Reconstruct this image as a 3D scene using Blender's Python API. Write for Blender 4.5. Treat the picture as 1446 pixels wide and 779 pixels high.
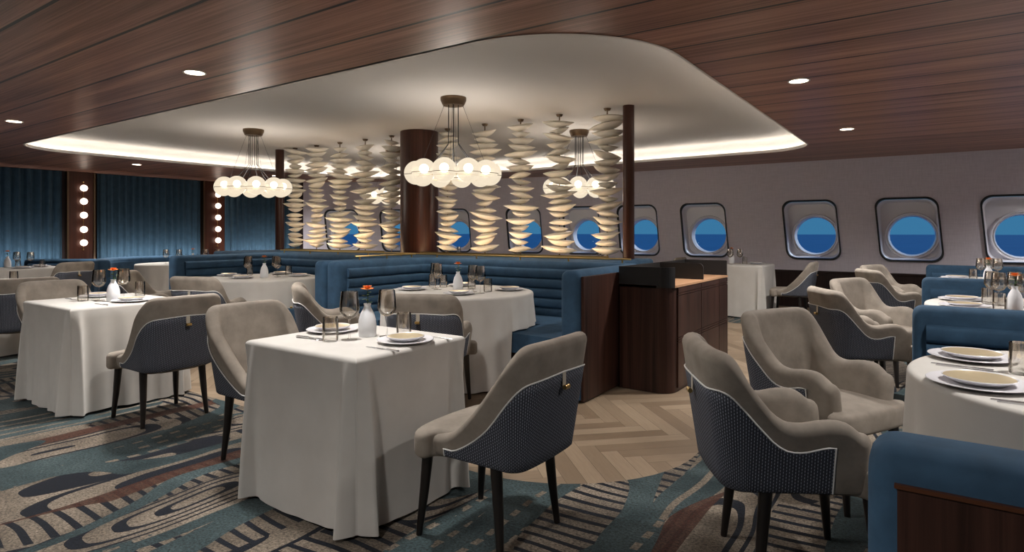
import bpy, bmesh, math, random
from mathutils import Vector, Matrix
PI = math.pi
C = bpy.context.scene.collection
for o in list(bpy.data.objects):
    bpy.data.objects.remove(o)
random.seed(7)

# ------------------------------------------------------------------ camera, world, exposure
EYE = 1.29
YAW = math.atan2(.570, .822)
cam = bpy.data.cameras.new('camera')
cam.sensor_fit = 'HORIZONTAL'
cam.sensor_width = 36.0
cam.lens = 36.0 * 865.0 / 1446.0
cam.shift_y = -(389.5 - 328.0) / 1446.0
cam.clip_start = .05
cam.clip_end = 6000
co = bpy.data.objects.new('camera', cam)
C.objects.link(co)
co.location = (0, 0, EYE)
co.rotation_euler = (PI / 2, 0, YAW)
bpy.context.scene.camera = co

sc = bpy.context.scene
sc.view_settings.view_transform = 'Standard'
sc.view_settings.look = 'None'
sc.view_settings.gamma = 1
sc.view_settings.use_curve_mapping = False
sc.view_settings.exposure = 0.27

added_sun = bpy.data.lights.new('added_sun', 'SUN')      # added light outside, put in to brighten the window reveals
added_sun.energy = 2.2
added_sun.angle = math.radians(12)
added_sun.color = (.80, .88, 1.)
so = bpy.data.objects.new('added_sun', added_sun)
C.objects.link(so)
so.rotation_euler = Vector((-.55, -.42, -.72)).to_track_quat('-Z', 'Y').to_euler()

world = bpy.data.worlds.new('world')
sc.world = world
world.use_nodes = True
wn = world.node_tree.nodes
wl = world.node_tree.links
bg = wn['Background']
tcw = wn.new('ShaderNodeTexCoord')
sep = wn.new('ShaderNodeSeparateXYZ')
rmp = wn.new('ShaderNodeValToRGB')
wl.new(tcw.outputs['Generated'], sep.inputs[0])
wl.new(sep.outputs['Z'], rmp.inputs[0])
rmp.color_ramp.elements[0].position = 0.0
rmp.color_ramp.elements[0].color = (.040, .160, .295, 1)
rmp.color_ramp.elements[1].position = .5
rmp.color_ramp.elements[1].color = (.032, .11, .25, 1)
wl.new(rmp.outputs[0], bg.inputs[0])
bg.inputs[1].default_value = 1.0

SPOT_W = 265.0          # a ceiling downlight
COVE = 14.0             # cove strip emission
GLOBE = 1.5            # chandelier glass
TABLE_W = 135.0         # two added, unseen downlights right above the front tables
BULB = 14.0
WASH_W = 5.0
CHAND_W = 26.0         # what one ring of globes throws into the room

# ------------------------------------------------------------------ materials
def newmat(name):
    m = bpy.data.materials.new(name)
    m.use_nodes = True
    nt = m.node_tree
    return m, nt, nt.nodes, nt.links, nt.nodes['Principled BSDF']

def flat(name, col, rough=.6, metal=0., spec=.5, sheen=0., coat=0.):
    m, nt, n, l, b = newmat(name)
    b.inputs['Base Color'].default_value = (*col, 1)
    b.inputs['Roughness'].default_value = rough
    b.inputs['Metallic'].default_value = metal
    b.inputs['Specular IOR Level'].default_value = spec
    b.inputs['Sheen Weight'].default_value = sheen
    b.inputs['Coat Weight'].default_value = coat
    return m

def math_node(nt, op, a, b=None, c=None):
    nd = nt.nodes.new('ShaderNodeMath')
    nd.operation = op
    for i, v in enumerate((a, b, c)):
        if v is None: continue
        if isinstance(v, (int, float)): nd.inputs[i].default_value = v
        else: nt.links.new(v, nd.inputs[i])
    return nd.outputs[0]

def mix_col(nt, fac, a, b, mode='MIX'):
    nd = nt.nodes.new('ShaderNodeMix')
    nd.data_type = 'RGBA'
    nd.blend_type = mode
    for s, v in ((nd.inputs[0], fac), (nd.inputs[6], a), (nd.inputs[7], b)):
        if isinstance(v, (int, float)): s.default_value = v
        elif isinstance(v, tuple): s.default_value = (*v, 1) if len(v) == 3 else v
        else: nt.links.new(v, s)
    return nd.outputs[2]

def noise(nt, vec, scale, detail=3, rough=.55, dist=0):
    nd = nt.nodes.new('ShaderNodeTexNoise')
    nd.inputs['Scale'].default_value = scale
    nd.inputs['Detail'].default_value = detail
    nd.inputs['Roughness'].default_value = rough
    nd.inputs['Distortion'].default_value = dist
    if vec is not None: nt.links.new(vec, nd.inputs['Vector'])
    return nd.outputs['Fac']

def ramp(nt, fac, stops, interp='LINEAR'):
    nd = nt.nodes.new('ShaderNodeValToRGB')
    cr = nd.color_ramp
    cr.interpolation = interp
    while len(cr.elements) < len(stops): cr.elements.new(.5)
    for e, (p, c) in zip(cr.elements, stops):
        e.position = p
        e.color = (*c, 1) if len(c) == 3 else c
    nt.links.new(fac, nd.inputs[0])
    return nd.outputs[0]

def coords(nt, kind='Object', scale=(1, 1, 1), rot=(0, 0, 0)):
    tc = nt.nodes.new('ShaderNodeTexCoord')
    mp = nt.nodes.new('ShaderNodeMapping')
    mp.inputs['Scale'].default_value = scale
    mp.inputs['Rotation'].default_value = rot
    nt.links.new(tc.outputs[kind], mp.inputs['Vector'])
    return mp.outputs[0]

def world_pos(nt, scale=(1, 1, 1), rot=(0, 0, 0)):
    g = nt.nodes.new('ShaderNodeNewGeometry')
    mp = nt.nodes.new('ShaderNodeMapping')
    mp.inputs['Scale'].default_value = scale
    mp.inputs['Rotation'].default_value = rot
    nt.links.new(g.outputs['Position'], mp.inputs['Vector'])
    return mp.outputs[0]

def bump(nt, b, h, strength=.2, dist=.002):
    nd = nt.nodes.new('ShaderNodeBump')
    nd.inputs['Strength'].default_value = strength
    nd.inputs['Distance'].default_value = dist
    nt.links.new(h, nd.inputs['Height'])
    nt.links.new(nd.outputs[0], b.inputs['Normal'])

def velvet(name, col, sheen=.35, var=.18, rough=.8):
    m, nt, n, l, b = newmat(name)
    v = coords(nt, 'Object')
    f = noise(nt, v, 9, 4, .6)
    c = ramp(nt, f, [(.3, tuple(x * (1 - var) for x in col)), (.7, tuple(x * (1 + var) for x in col))])
    l.new(c, b.inputs['Base Color'])
    b.inputs['Roughness'].default_value = rough
    b.inputs['Specular IOR Level'].default_value = .2
    b.inputs['Sheen Weight'].default_value = sheen
    b.inputs['Sheen Roughness'].default_value = .4
    b.inputs['Sheen Tint'].default_value = (*[min(1, x * 2.2 + .1) for x in col], 1)
    bump(nt, b, noise(nt, v, 400, 2), .12, .001)
    return m

def wood(name, dark, light, axis='z', rough=.4, fine=30., coat=0.):
    m, nt, n, l, b = newmat(name)
    s = {'x': (.5, fine, fine), 'y': (fine, .5, fine), 'z': (fine, fine, .5)}[axis]
    v = world_pos(nt, s)
    f = noise(nt, v, 1.0, 6, .65, 1.2)
    s2 = {'x': (.12, 5, 5), 'y': (5, .12, 5), 'z': (5, 5, .12)}[axis]
    g = noise(nt, world_pos(nt, s2), 1.0, 3, .5, .6)
    h = math_node(nt, 'ADD', math_node(nt, 'MULTIPLY', f, .65), math_node(nt, 'MULTIPLY', g, .35))
    l.new(ramp(nt, h, [(.35, dark), (.65, light)]), b.inputs['Base Color'])
    b.inputs['Roughness'].default_value = rough
    b.inputs['Coat Weight'].default_value = coat
    b.inputs['Specular IOR Level'].default_value = .3
    bump(nt, b, f, .08, .001)
    return m

M = {}
M['taupe'] = velvet('taupe velvet', (.265, .229, .192), .25, .20)
M['blue'] = velvet('blue velvet', (.038, .084, .145), .3, .22)
M['curtain'] = velvet('curtain cloth', (.028, .060, .088), .25, .15)
M['piping'] = flat('piping', (.75, .74, .72), .45)
M['strap'] = flat('cream strap', (.50, .45, .37), .5)
M['leg'] = flat('ebonised wood', (.012, .009, .008), .35)
M['brass'] = flat('brass', (.62, .42, .16), .3, 1.)
M['bronze'] = flat('bronze', (.16, .11, .07), .4, 1.)
M['black'] = flat('black metal', (.012, .012, .013), .45)
M['cable'] = flat('black cable', (.01, .01, .01), .5)
M['walnut'] = wood('dark walnut', (.012, .0052, .004), (.072, .031, .022), 'z', .38)
M['redwood'] = wood('red walnut', (.024, .0075, .0045), (.078, .026, .015), 'z', .35)
M['tan'] = wood('tan top', (.40, .22, .12), (.52, .30, .17), 'y', .4)
M['dado'] = wood('dado', (.012, .006, .006), (.035, .018, .015), 'z', .45)
M['copper'] = flat('copper trim', (.16, .06, .03), .4, .6)
M['plaster'] = flat('recess plaster', (.50, .475, .45), .75, spec=.15)
M['lip'] = flat('white lip', (.75, .72, .68), .6)
M['porcelain'] = flat('porcelain', (.74, .73, .76), .25)
M['steel'] = flat('steel', (.55, .55, .56), .25, 1.)
M['vase'] = flat('frosted white glass', (.82, .83, .86), .5)
M['petal'] = flat('orange petals', (.85, .27, .06), .6)
M['petal2'] = flat('deep orange petals', (.6, .09, .03), .6)
M['green'] = flat('leaf green', (.03, .08, .02), .6)
M['shell'] = flat('cream ceramic', (.70, .645, .555), .5, spec=.3)
M['reveal'] = flat('window reveal', (.80, .80, .86), .35)
M['ring'] = flat('porthole ring', (.80, .80, .86), .25)
M['gasket'] = flat('black gasket', (.006, .006, .008), .4)
M['menu'] = flat('brown leather', (.10, .05, .03), .5)
M['side wall'] = flat('side wall', (.30, .27, .27), .8)

# gold ceramic bowl interior
m, nt, n, l, b = newmat('gold glaze')
b.inputs['Base Color'].default_value = (.60, .50, .33, 1)
b.inputs['Roughness'].default_value = .35
b.inputs['Metallic'].default_value = .45
M['gold'] = m

# table linen
m, nt, n, l, b = newmat('linen')
v = coords(nt, 'Object')
f = noise(nt, v, 6, 3)
l.new(ramp(nt, f, [(.3, (.56, .535, .50)), (.7, (.61, .585, .55))]), b.inputs['Base Color'])
b.inputs['Roughness'].default_value = .85
b.inputs['Specular IOR Level'].default_value = .15
b.inputs['Sheen Weight'].default_value = .15
bump(nt, b, noise(nt, v, 500, 2), .1, .0006)
M['linen'] = m

# woven navy outer panel: columns of small pale dashes, laid out on the panel's own UVs
m, nt, n, l, b = newmat('navy weave')
uv = nt.nodes.new('ShaderNodeTexCoord')
sp = nt.nodes.new('ShaderNodeSeparateXYZ')
l.new(uv.outputs['UV'], sp.inputs[0])
u = math_node(nt, 'MULTIPLY', sp.outputs[0], 1 / .0105)
col = math_node(nt, 'FLOOR', u)
fu = math_node(nt, 'SUBTRACT', u, col)
vv = math_node(nt, 'ADD', math_node(nt, 'MULTIPLY', sp.outputs[1], 1 / .0125), math_node(nt, 'MULTIPLY', col, .5))
fv = math_node(nt, 'FRACT', vv)
du = math_node(nt, 'LESS_THAN', math_node(nt, 'ABSOLUTE', math_node(nt, 'SUBTRACT', fu, .5)), .13)
dv = math_node(nt, 'LESS_THAN', math_node(nt, 'ABSOLUTE', math_node(nt, 'SUBTRACT', fv, .5)), .27)
dash = math_node(nt, 'MULTIPLY', du, dv)
seam = math_node(nt, 'LESS_THAN', math_node(nt, 'ABSOLUTE', math_node(nt, 'SUBTRACT', fu, .02)), .1)
c0 = mix_col(nt, seam, (.052, .057, .074), (.019, .021, .029))
l.new(mix_col(nt, dash, c0, (.30, .32, .38)), b.inputs['Base Color'])
b.inputs['Roughness'].default_value = .7
b.inputs['Specular IOR Level'].default_value = .3
bump(nt, b, math_node(nt, 'SINE', math_node(nt, 'MULTIPLY', fu, PI)), .5, .002)
M['navy'] = m

# glass with a smoky gold upper half: thin walls, tint set by the glass's own height
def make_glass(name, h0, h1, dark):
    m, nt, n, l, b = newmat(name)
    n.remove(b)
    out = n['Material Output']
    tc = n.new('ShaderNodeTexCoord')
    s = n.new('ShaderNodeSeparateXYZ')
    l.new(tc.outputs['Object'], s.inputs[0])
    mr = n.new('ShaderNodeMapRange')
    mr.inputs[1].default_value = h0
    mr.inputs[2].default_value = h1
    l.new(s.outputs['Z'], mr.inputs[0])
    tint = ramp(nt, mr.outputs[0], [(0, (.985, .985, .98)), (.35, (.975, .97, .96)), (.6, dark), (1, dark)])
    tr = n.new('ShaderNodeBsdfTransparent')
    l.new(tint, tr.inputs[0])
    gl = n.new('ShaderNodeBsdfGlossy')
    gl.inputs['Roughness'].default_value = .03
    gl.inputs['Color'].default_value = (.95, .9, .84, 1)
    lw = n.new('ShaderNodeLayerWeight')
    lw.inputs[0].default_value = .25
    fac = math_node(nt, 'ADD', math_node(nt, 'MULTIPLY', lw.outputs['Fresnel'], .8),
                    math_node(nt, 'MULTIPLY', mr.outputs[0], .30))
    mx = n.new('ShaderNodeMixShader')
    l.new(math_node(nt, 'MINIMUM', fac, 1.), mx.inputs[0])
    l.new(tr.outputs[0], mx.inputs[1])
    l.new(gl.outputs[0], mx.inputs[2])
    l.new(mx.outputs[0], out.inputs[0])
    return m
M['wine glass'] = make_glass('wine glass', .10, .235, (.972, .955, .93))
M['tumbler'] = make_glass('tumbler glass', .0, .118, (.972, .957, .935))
M['clear'] = make_glass('clear glass', 50, 60, (.95, .95, .94))

def pane_mat():
    m, nt, n, l, b = newmat('porthole glass')
    n.remove(b)
    tr = n.new('ShaderNodeBsdfTransparent')
    tr.inputs[0].default_value = (.86, .92, .96, 1)
    gl = n.new('ShaderNodeBsdfGlossy')
    gl.inputs['Roughness'].default_value = .02
    mx = n.new('ShaderNodeMixShader')
    lw = n.new('ShaderNodeLayerWeight')
    lw.inputs[0].default_value = .1
    l.new(math_node(nt, 'MULTIPLY', lw.outputs['Fresnel'], .5), mx.inputs[0])
    l.new(tr.outputs[0], mx.inputs[1]); l.new(gl.outputs[0], mx.inputs[2])
    l.new(mx.outputs[0], n['Material Output'].inputs[0])
    return m
M['pane'] = pane_mat()

def emit(name, col, s):
    m, nt, n, l, b = newmat(name)
    b.inputs['Base Color'].default_value = (.8, .8, .8, 1)
    b.inputs['Emission Color'].default_value = (*col, 1)
    b.inputs['Emission Strength'].default_value = s
    return m
M['cove'] = emit('cove led', (1, .93, .84), COVE)
M['lamp'] = emit('downlight lens', (1, .86, .66), 14)
M['sconce'] = emit('sconce globe', (1, .80, .66), 2.6)
M['bulb'] = emit('bulb', (1, .85, .62), BULB)
M['uplight'] = emit('uplight led', (1, .76, .52), 62)

# frosted chandelier glass: gives off a soft light of its own, a little see-through
m, nt, n, l, b = newmat('frosted globe')
n.remove(b)
tr = n.new('ShaderNodeBsdfTransparent'); tr.inputs[0].default_value = (1, .95, .86, 1)
em = n.new('ShaderNodeEmission'); em.inputs[0].default_value = (1, .86, .66, 1); em.inputs[1].default_value = GLOBE * .55
mx = n.new('ShaderNodeMixShader'); mx.inputs[0].default_value = .78
l.new(tr.outputs[0], mx.inputs[1]); l.new(em.outputs[0], mx.inputs[2])
gl = n.new('ShaderNodeBsdfGlossy'); gl.inputs['Roughness'].default_value = .08
mx2 = n.new('ShaderNodeMixShader'); mx2.inputs[0].default_value = .06
l.new(mx.outputs[0], mx2.inputs[1]); l.new(gl.outputs[0], mx2.inputs[2])
l.new(mx2.outputs[0], n['Material Output'].inputs[0])
M['globe'] = m

# grey-mauve woven wall covering
m, nt, n, l, b = newmat('wall covering')
v = world_pos(nt, (60, 60, 6))
v2 = world_pos(nt, (6, 6, 80))
f = math_node(nt, 'MULTIPLY', math_node(nt, 'ADD', noise(nt, v, 1, 3), noise(nt, v2, 1, 3)), .5)
l.new(ramp(nt, f, [(.35, (.64, .615, .70)), (.65, (.75, .72, .81))]), b.inputs['Base Color'])
b.inputs['Roughness'].default_value = .8
b.inputs['Specular IOR Level'].default_value = .2
bump(nt, b, f, .15, .002)
M['wall'] = m

# plank ceiling: boards run along X, 0.45 m wide, dark open joints
m, nt, n, l, b = newmat('ceiling boards')
g = n.new('ShaderNodeNewGeometry')
s = n.new('ShaderNodeSeparateXYZ'); l.new(g.outputs['Position'], s.inputs[0])
row = math_node(nt, 'MULTIPLY', math_node(nt, 'SUBTRACT', s.outputs[1], 1.28), 1 / .45)
fr = math_node(nt, 'FRACT', math_node(nt, 'ADD', row, 100))
idx = math_node(nt, 'FLOOR', row)
joint = math_node(nt, 'LESS_THAN', fr, .05)
cmb = n.new('ShaderNodeCombineXYZ')
l.new(math_node(nt, 'ADD', math_node(nt, 'MULTIPLY', s.outputs[0], .45), math_node(nt, 'MULTIPLY', idx, 7.3)), cmb.inputs[0])
l.new(math_node(nt, 'MULTIPLY', s.outputs[1], 34), cmb.inputs[1])
l.new(math_node(nt, 'MULTIPLY', idx, 3.7), cmb.inputs[2])
f = noise(nt, cmb.outputs[0], 1, 6, .65, 1.5)
cmb2 = n.new('ShaderNodeCombineXYZ')
l.new(math_node(nt, 'ADD', math_node(nt, 'MULTIPLY', s.outputs[0], .25), math_node(nt, 'MULTIPLY', idx, 5.1)), cmb2.inputs[0])
l.new(math_node(nt, 'MULTIPLY', s.outputs[1], 5), cmb2.inputs[1])
f2 = noise(nt, cmb2.outputs[0], 1, 3, .5, .8)
h = math_node(nt, 'ADD', math_node(nt, 'MULTIPLY', f, .6), math_node(nt, 'MULTIPLY', f2, .4))
cc = ramp(nt, h, [(.36, (.15, .066, .043)), (.5, (.34, .165, .112)), (.64, (.54, .285, .20))])
l.new(mix_col(nt, joint, cc, (.004, .003, .003)), b.inputs['Base Color'])
b.inputs['Roughness'].default_value = .33
b.inputs['Specular IOR Level'].default_value = .36
bump(nt, b, math_node(nt, 'SUBTRACT', f, math_node(nt, 'MULTIPLY', joint, 3.)), .1, .002)
M['boards'] = m

# oak herringbone at 45 degrees to the room
m, nt, n, l, b = newmat('herringbone oak')
W_, NL = .105, 7
v = world_pos(nt, (1 / W_, 1 / W_, 1), (0, 0, PI / 4))
s = n.new('ShaderNodeSeparateXYZ'); l.new(v, s.inputs[0])
X = math_node(nt, 'ADD', s.outputs[0], 500.); Y = math_node(nt, 'ADD', s.outputs[1], 400.)
I = math_node(nt, 'FLOOR', X); J = math_node(nt, 'FLOOR', Y)
fx = math_node(nt, 'SUBTRACT', X, I); fy = math_node(nt, 'SUBTRACT', Y, J)
mm = math_node(nt, 'FLOORED_MODULO', math_node(nt, 'SUBTRACT', I, J), 2. * NL)
mm = math_node(nt, 'ROUND', mm)
H_ = math_node(nt, 'LESS_THAN', mm, NL - .5)
V_ = math_node(nt, 'SUBTRACT', 1., H_)
idx_ = math_node(nt, 'SUBTRACT', I, math_node(nt, 'MULTIPLY', H_, mm))
idy_ = math_node(nt, 'ADD', J, math_node(nt, 'MULTIPLY', V_, math_node(nt, 'SUBTRACT', mm, float(NL))))
cid = n.new('ShaderNodeCombineXYZ')
l.new(idx_, cid.inputs[0]); l.new(idy_, cid.inputs[1]); l.new(H_, cid.inputs[2])
wnz = n.new('ShaderNodeTexWhiteNoise'); l.new(cid.outputs[0], wnz.inputs['Vector'])
rnd = wnz.outputs['Value']
across = math_node(nt, 'ADD', math_node(nt, 'MULTIPLY', H_, fy), math_node(nt, 'MULTIPLY', V_, fx))
along = math_node(nt, 'ADD', math_node(nt, 'MULTIPLY', H_, X), math_node(nt, 'MULTIPLY', V_, Y))
first_h = math_node(nt, 'MULTIPLY', H_, math_node(nt, 'LESS_THAN', mm, .5))
first_v = math_node(nt, 'MULTIPLY', V_, math_node(nt, 'GREATER_THAN', mm, 2 * NL - 1.5))
e1 = math_node(nt, 'LESS_THAN', across, .022)
e2 = math_node(nt, 'MULTIPLY', first_h, math_node(nt, 'LESS_THAN', fx, .022))
e3 = math_node(nt, 'MULTIPLY', first_v, math_node(nt, 'LESS_THAN', fy, .022))
edge = math_node(nt, 'MAXIMUM', e1, math_node(nt, 'MAXIMUM', e2, e3))
cg = n.new('ShaderNodeCombineXYZ')
l.new(math_node(nt, 'MULTIPLY', along, .35), cg.inputs[0])
l.new(math_node(nt, 'MULTIPLY', across, 4.), cg.inputs[1])
l.new(math_node(nt, 'MULTIPLY', rnd, 50.), cg.inputs[2])
gr = noise(nt, cg.outputs[0], 1.2, 5, .6, 1.2)
base = ramp(nt, rnd, [(0, (.175, .122, .078)), (.25, (.24, .175, .116)), (.6, (.36, .275, .19)), (.8, (.30, .222, .15)), (1, (.19, .135, .088))])
base = mix_col(nt, math_node(nt, 'MULTIPLY', gr, .55), base, (.12, .08, .05))
l.new(mix_col(nt, edge, base, (.06, .04, .025)), b.inputs['Base Color'])
b.inputs['Roughness'].default_value = .48
b.inputs['Specular IOR Level'].default_value = .3
bump(nt, b, math_node(nt, 'SUBTRACT', gr, edge), .08, .002)
M['oak'] = m

# carpet: teal and sand bands along Y, navy contour loops and cross bars, rust stripes, tufted pile
m, nt, n, l, b = newmat('patterned carpet')
P0 = world_pos(nt)
wz = n.new('ShaderNodeTexNoise'); wz.inputs['Scale'].default_value = 1.3; wz.inputs['Detail'].default_value = 1
l.new(P0, wz.inputs['Vector'])
vm = n.new('ShaderNodeVectorMath'); vm.operation = 'MULTIPLY_ADD'
l.new(wz.outputs['Color'], vm.inputs[0]); vm.inputs[1].default_value = (.16, .2, 0); l.new(P0, vm.inputs[2])
pw = vm.outputs[0]
mpv = n.new('ShaderNodeMapping'); mpv.inputs['Scale'].default_value = (3.1, .72, 1); mpv.inputs['Location'].default_value = (.3, .1, 0)
l.new(pw, mpv.inputs['Vector'])
vo = n.new('ShaderNodeTexVoronoi'); vo.feature = 'F1'; vo.distance = 'MINKOWSKI'; vo.inputs['Exponent'].default_value = 3.2
vo.inputs['Scale'].default_value = 1; vo.inputs['Randomness'].default_value = .75
l.new(mpv.outputs[0], vo.inputs['Vector'])
dist = vo.outputs['Distance']
sc_ = n.new('ShaderNodeSeparateColor'); l.new(vo.outputs['Color'], sc_.inputs[0])
rA, rB, rC = sc_.outputs[0], sc_.outputs[1], sc_.outputs[2]
s = n.new('ShaderNodeSeparateXYZ'); l.new(pw, s.inputs[0])
px_, py_ = s.outputs[0], s.outputs[1]
# contour loops
loop = math_node(nt, 'FRACT', math_node(nt, 'MULTIPLY', dist, 8.5))
loopn = math_node(nt, 'LESS_THAN', loop, .36)
# bars across the bands
bars = math_node(nt, 'LESS_THAN', math_node(nt, 'FRACT', math_node(nt, 'MULTIPLY', py_, 12.5)), .36)
isbar = math_node(nt, 'GREATER_THAN', rA, .55)
navy = math_node(nt, 'ADD', math_node(nt, 'MULTIPLY', isbar, bars), math_node(nt, 'MULTIPLY', math_node(nt, 'SUBTRACT', 1., isbar), loopn))
sand = ramp(nt, noise(nt, P0, 3, 2), [(.3, (.10, .079, .059)), (.7, (.27, .222, .172))])
teal = ramp(nt, noise(nt, P0, 2.6, 3), [(.3, (.012, .026, .030)), (.7, (.062, .092, .097))])
rust = (.058, .018, .009)
nav = (.0035, .006, .013)
body = mix_col(nt, navy, sand, nav)
# rust stripes along Y with bars through them
ru = math_node(nt, 'FRACT', math_node(nt, 'MULTIPLY', px_, .83))
isrust = math_node(nt, 'LESS_THAN', math_node(nt, 'ABSOLUTE', math_node(nt, 'SUBTRACT', ru, .3)), .05)
isrust = math_node(nt, 'MULTIPLY', isrust, math_node(nt, 'GREATER_THAN', noise(nt, world_pos(nt, (1.3, .25, 1)), 1, 1), .5))
body = mix_col(nt, math_node(nt, 'MULTIPLY', isrust, .9), body, rust)
# teal cells with thin sand streaks along Y
streak = math_node(nt, 'FRACT', math_node(nt, 'MULTIPLY', px_, 8.5))
st = math_node(nt, 'LESS_THAN', streak, .27)
brk = math_node(nt, 'GREATER_THAN', noise(nt, world_pos(nt, (5, 1.6, 1)), 1, 2), .41)
st = math_node(nt, 'MULTIPLY', st, brk)
dashed = math_node(nt, 'LESS_THAN', math_node(nt, 'FRACT', math_node(nt, 'MULTIPLY', py_, 9.)), .55)
st = math_node(nt, 'MULTIPLY', st, math_node(nt, 'MAXIMUM', dashed, math_node(nt, 'GREATER_THAN', rC, .5)))
tealc = mix_col(nt, st, teal, sand)
ist = math_node(nt, 'GREATER_THAN', rB, .60)
ring = math_node(nt, 'LESS_THAN', vo.outputs['Distance'], .62)
body = mix_col(nt, ist, body, tealc)
# broad teal river between the cells
mpv2 = n.new('ShaderNodeMapping'); mpv2.inputs['Scale'].default_value = (1.25, .34, 1); mpv2.inputs['Location'].default_value = (2.3, 5.1, 0)
l.new(pw, mpv2.inputs['Vector'])
nz = noise(nt, mpv2.outputs[0], 1, 1, .4)
river = math_node(nt, 'LESS_THAN', math_node(nt, 'ABSOLUTE', math_node(nt, 'SUBTRACT', nz, .5)), .026)
body = mix_col(nt, river, body, teal)
fib = noise(nt, P0, 85, 4, .8)
fib2 = noise(nt, P0, 70, 3, .7)
fc = math_node(nt, 'ADD', math_node(nt, 'MULTIPLY', fib, 3.6), math_node(nt, 'MULTIPLY', fib2, 1.6))
fcr = math_node(nt, 'MAXIMUM', math_node(nt, 'SUBTRACT', fc, 1.75), .05)
vmul = n.new('ShaderNodeVectorMath'); vmul.operation = 'SCALE'
l.new(body, vmul.inputs[0]); l.new(fcr, vmul.inputs['Scale'])
l.new(vmul.outputs[0], b.inputs['Base Color'])
b.inputs['Roughness'].default_value = .95
b.inputs['Specular IOR Level'].default_value = .1
b.inputs['Sheen Weight'].default_value = .1
bump(nt, b, fib, .6, .006)
M['carpet'] = m

# sea
m, nt, n, l, b = newmat('sea water')
b.inputs['Base Color'].default_value = (.03, .16, .30, 1)
b.inputs['Roughness'].default_value = .5
b.inputs['Specular IOR Level'].default_value = .12
f = noise(nt, world_pos(nt, (.02, .02, 1)), 1, 4)
l.new(ramp(nt, f, [(.3, (.012, .075, .20)), (.7, (.018, .095, .24))]), b.inputs['Base Color'])
M['sea'] = m

# ------------------------------------------------------------------ mesh helpers
class MB:
    """vertices and faces of ONE mesh"""
    def __init__(s): s.v = []; s.f = []; s.uv = {}
    def add(s, verts, faces):
        o = len(s.v); s.v += [tuple(p) for p in verts]
        s.f += [tuple(i + o for i in f) for f in faces]
    def grid(s, rows, close_u=False, flip=False, caps=(False, False)):
        """rows: list of equal length point lists; joined row to row"""
        o = len(s.v); w = len(rows[0])
        for r in rows: s.v += [tuple(p) for p in r]
        for i in range(len(rows) - 1):
            for j in range(w if close_u else w - 1):
                a, b2 = o + i * w + j, o + i * w + (j + 1) % w
                c, d = b2 + w, a + w
                s.f.append((a, d, c, b2) if flip else (a, b2, c, d))
        if caps[0]: s.f.append(tuple(o + j for j in (range(w) if flip else reversed(range(w)))))
        if caps[1]:
            q = o + (len(rows) - 1) * w
            s.f.append(tuple(q + j for j in (reversed(range(w)) if flip else range(w))))
    def tube(s, pts, r, seg=8, closed=False):
        n = len(pts); rows = []
        rr = r if isinstance(r, (list, tuple)) else [r] * n
        up0 = None
        for i in range(n):
            p = Vector(pts[i])
            a = Vector(pts[(i - 1) % n] if (closed or i > 0) else pts[i])
            c = Vector(pts[(i + 1) % n] if (closed or i < n - 1) else pts[i])
            t = (c - a).normalized()
            ref = up0 if up0 is not None else (Vector((0, 0, 1)) if abs(t.z) < .9 else Vector((1, 0, 0)))
            x = t.cross(ref)
            if x.length < 1e-5: x = t.cross(Vector((0, 1, 0)))
            x.normalize(); y = x.cross(t).normalized(); up0 = y
            rows.append([p + rr[i] * (math.cos(k * 2 * PI / seg) * x + math.sin(k * 2 * PI / seg) * y) for k in range(seg)])
        if closed: rows.append(rows[0])
        s.grid(rows, True, caps=(not closed, not closed))
    def lathe(s, prof, seg=24, at=(0, 0, 0), a0=0., a1=2 * PI):
        full = abs(a1 - a0 - 2 * PI) < 1e-6
        rows = []
        for r, z in prof:
            k = seg if full else seg + 1
            rows.append([(at[0] + r * math.cos(a0 + (a1 - a0) * i / seg), at[1] + r * math.sin(a0 + (a1 - a0) * i / seg), at[2] + z) for i in range(k)])
        s.grid(rows, full)
    def sphere(s, c, r, seg=16, rings=10, z0=-1., z1=1., sq=1.):
        rows = []
        for i in range(rings + 1):
            a = math.asin(max(-1, min(1, z0))) + (math.asin(z1) - math.asin(max(-1, z0))) * i / rings
            rows.append([(c[0] + r * math.cos(a) * math.cos(2 * PI * k / seg), c[1] + r * math.cos(a) * math.sin(2 * PI * k / seg), c[2] + r * sq * math.sin(a)) for k in range(seg)])
        s.grid(rows, True)
    def box(s, lo, hi):
        x0, y0, z0 = lo; x1, y1, z1 = hi
        s.add([(x0, y0, z0), (x1, y0, z0), (x1, y1, z0), (x0, y1, z0), (x0, y0, z1), (x1, y0, z1), (x1, y1, z1), (x0, y1, z1)],
              [(0, 3, 2, 1), (4, 5, 6, 7), (0, 1, 5, 4), (1, 2, 6, 5), (2, 3, 7, 6), (3, 0, 4, 7)])
    def mesh(s, name, mat, smooth=True, bev=0., ang=40., seg=3, weld=True):
        me = bpy.data.meshes.new(name)
        me.from_pydata(s.v, [], s.f)
        bm = bmesh.new(); bm.from_mesh(me)
        if weld: bmesh.ops.remove_doubles(bm, verts=bm.verts, dist=1e-5)
        if bev:
            es = [e for e in bm.edges if len(e.link_faces) == 2 and e.calc_face_angle(0) > .5]
            bmesh.ops.bevel(bm, geom=es, offset=bev, segments=seg, profile=.5, affect='EDGES', clamp_overlap=True)
        bmesh.ops.recalc_face_normals(bm, faces=bm.faces)
        bm.to_mesh(me); bm.free()
        if smooth:
            me.shade_smooth()
            me.set_sharp_from_angle(angle=math.radians(ang))
        for q in (mat if isinstance(mat, list) else [mat]): me.materials.append(q)
        return me
    def build(s, name, mat, parent=None, loc=None, rotz=0., **k):
        return obj(name, s.mesh(name, mat, **k), parent, loc, rotz)

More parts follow.
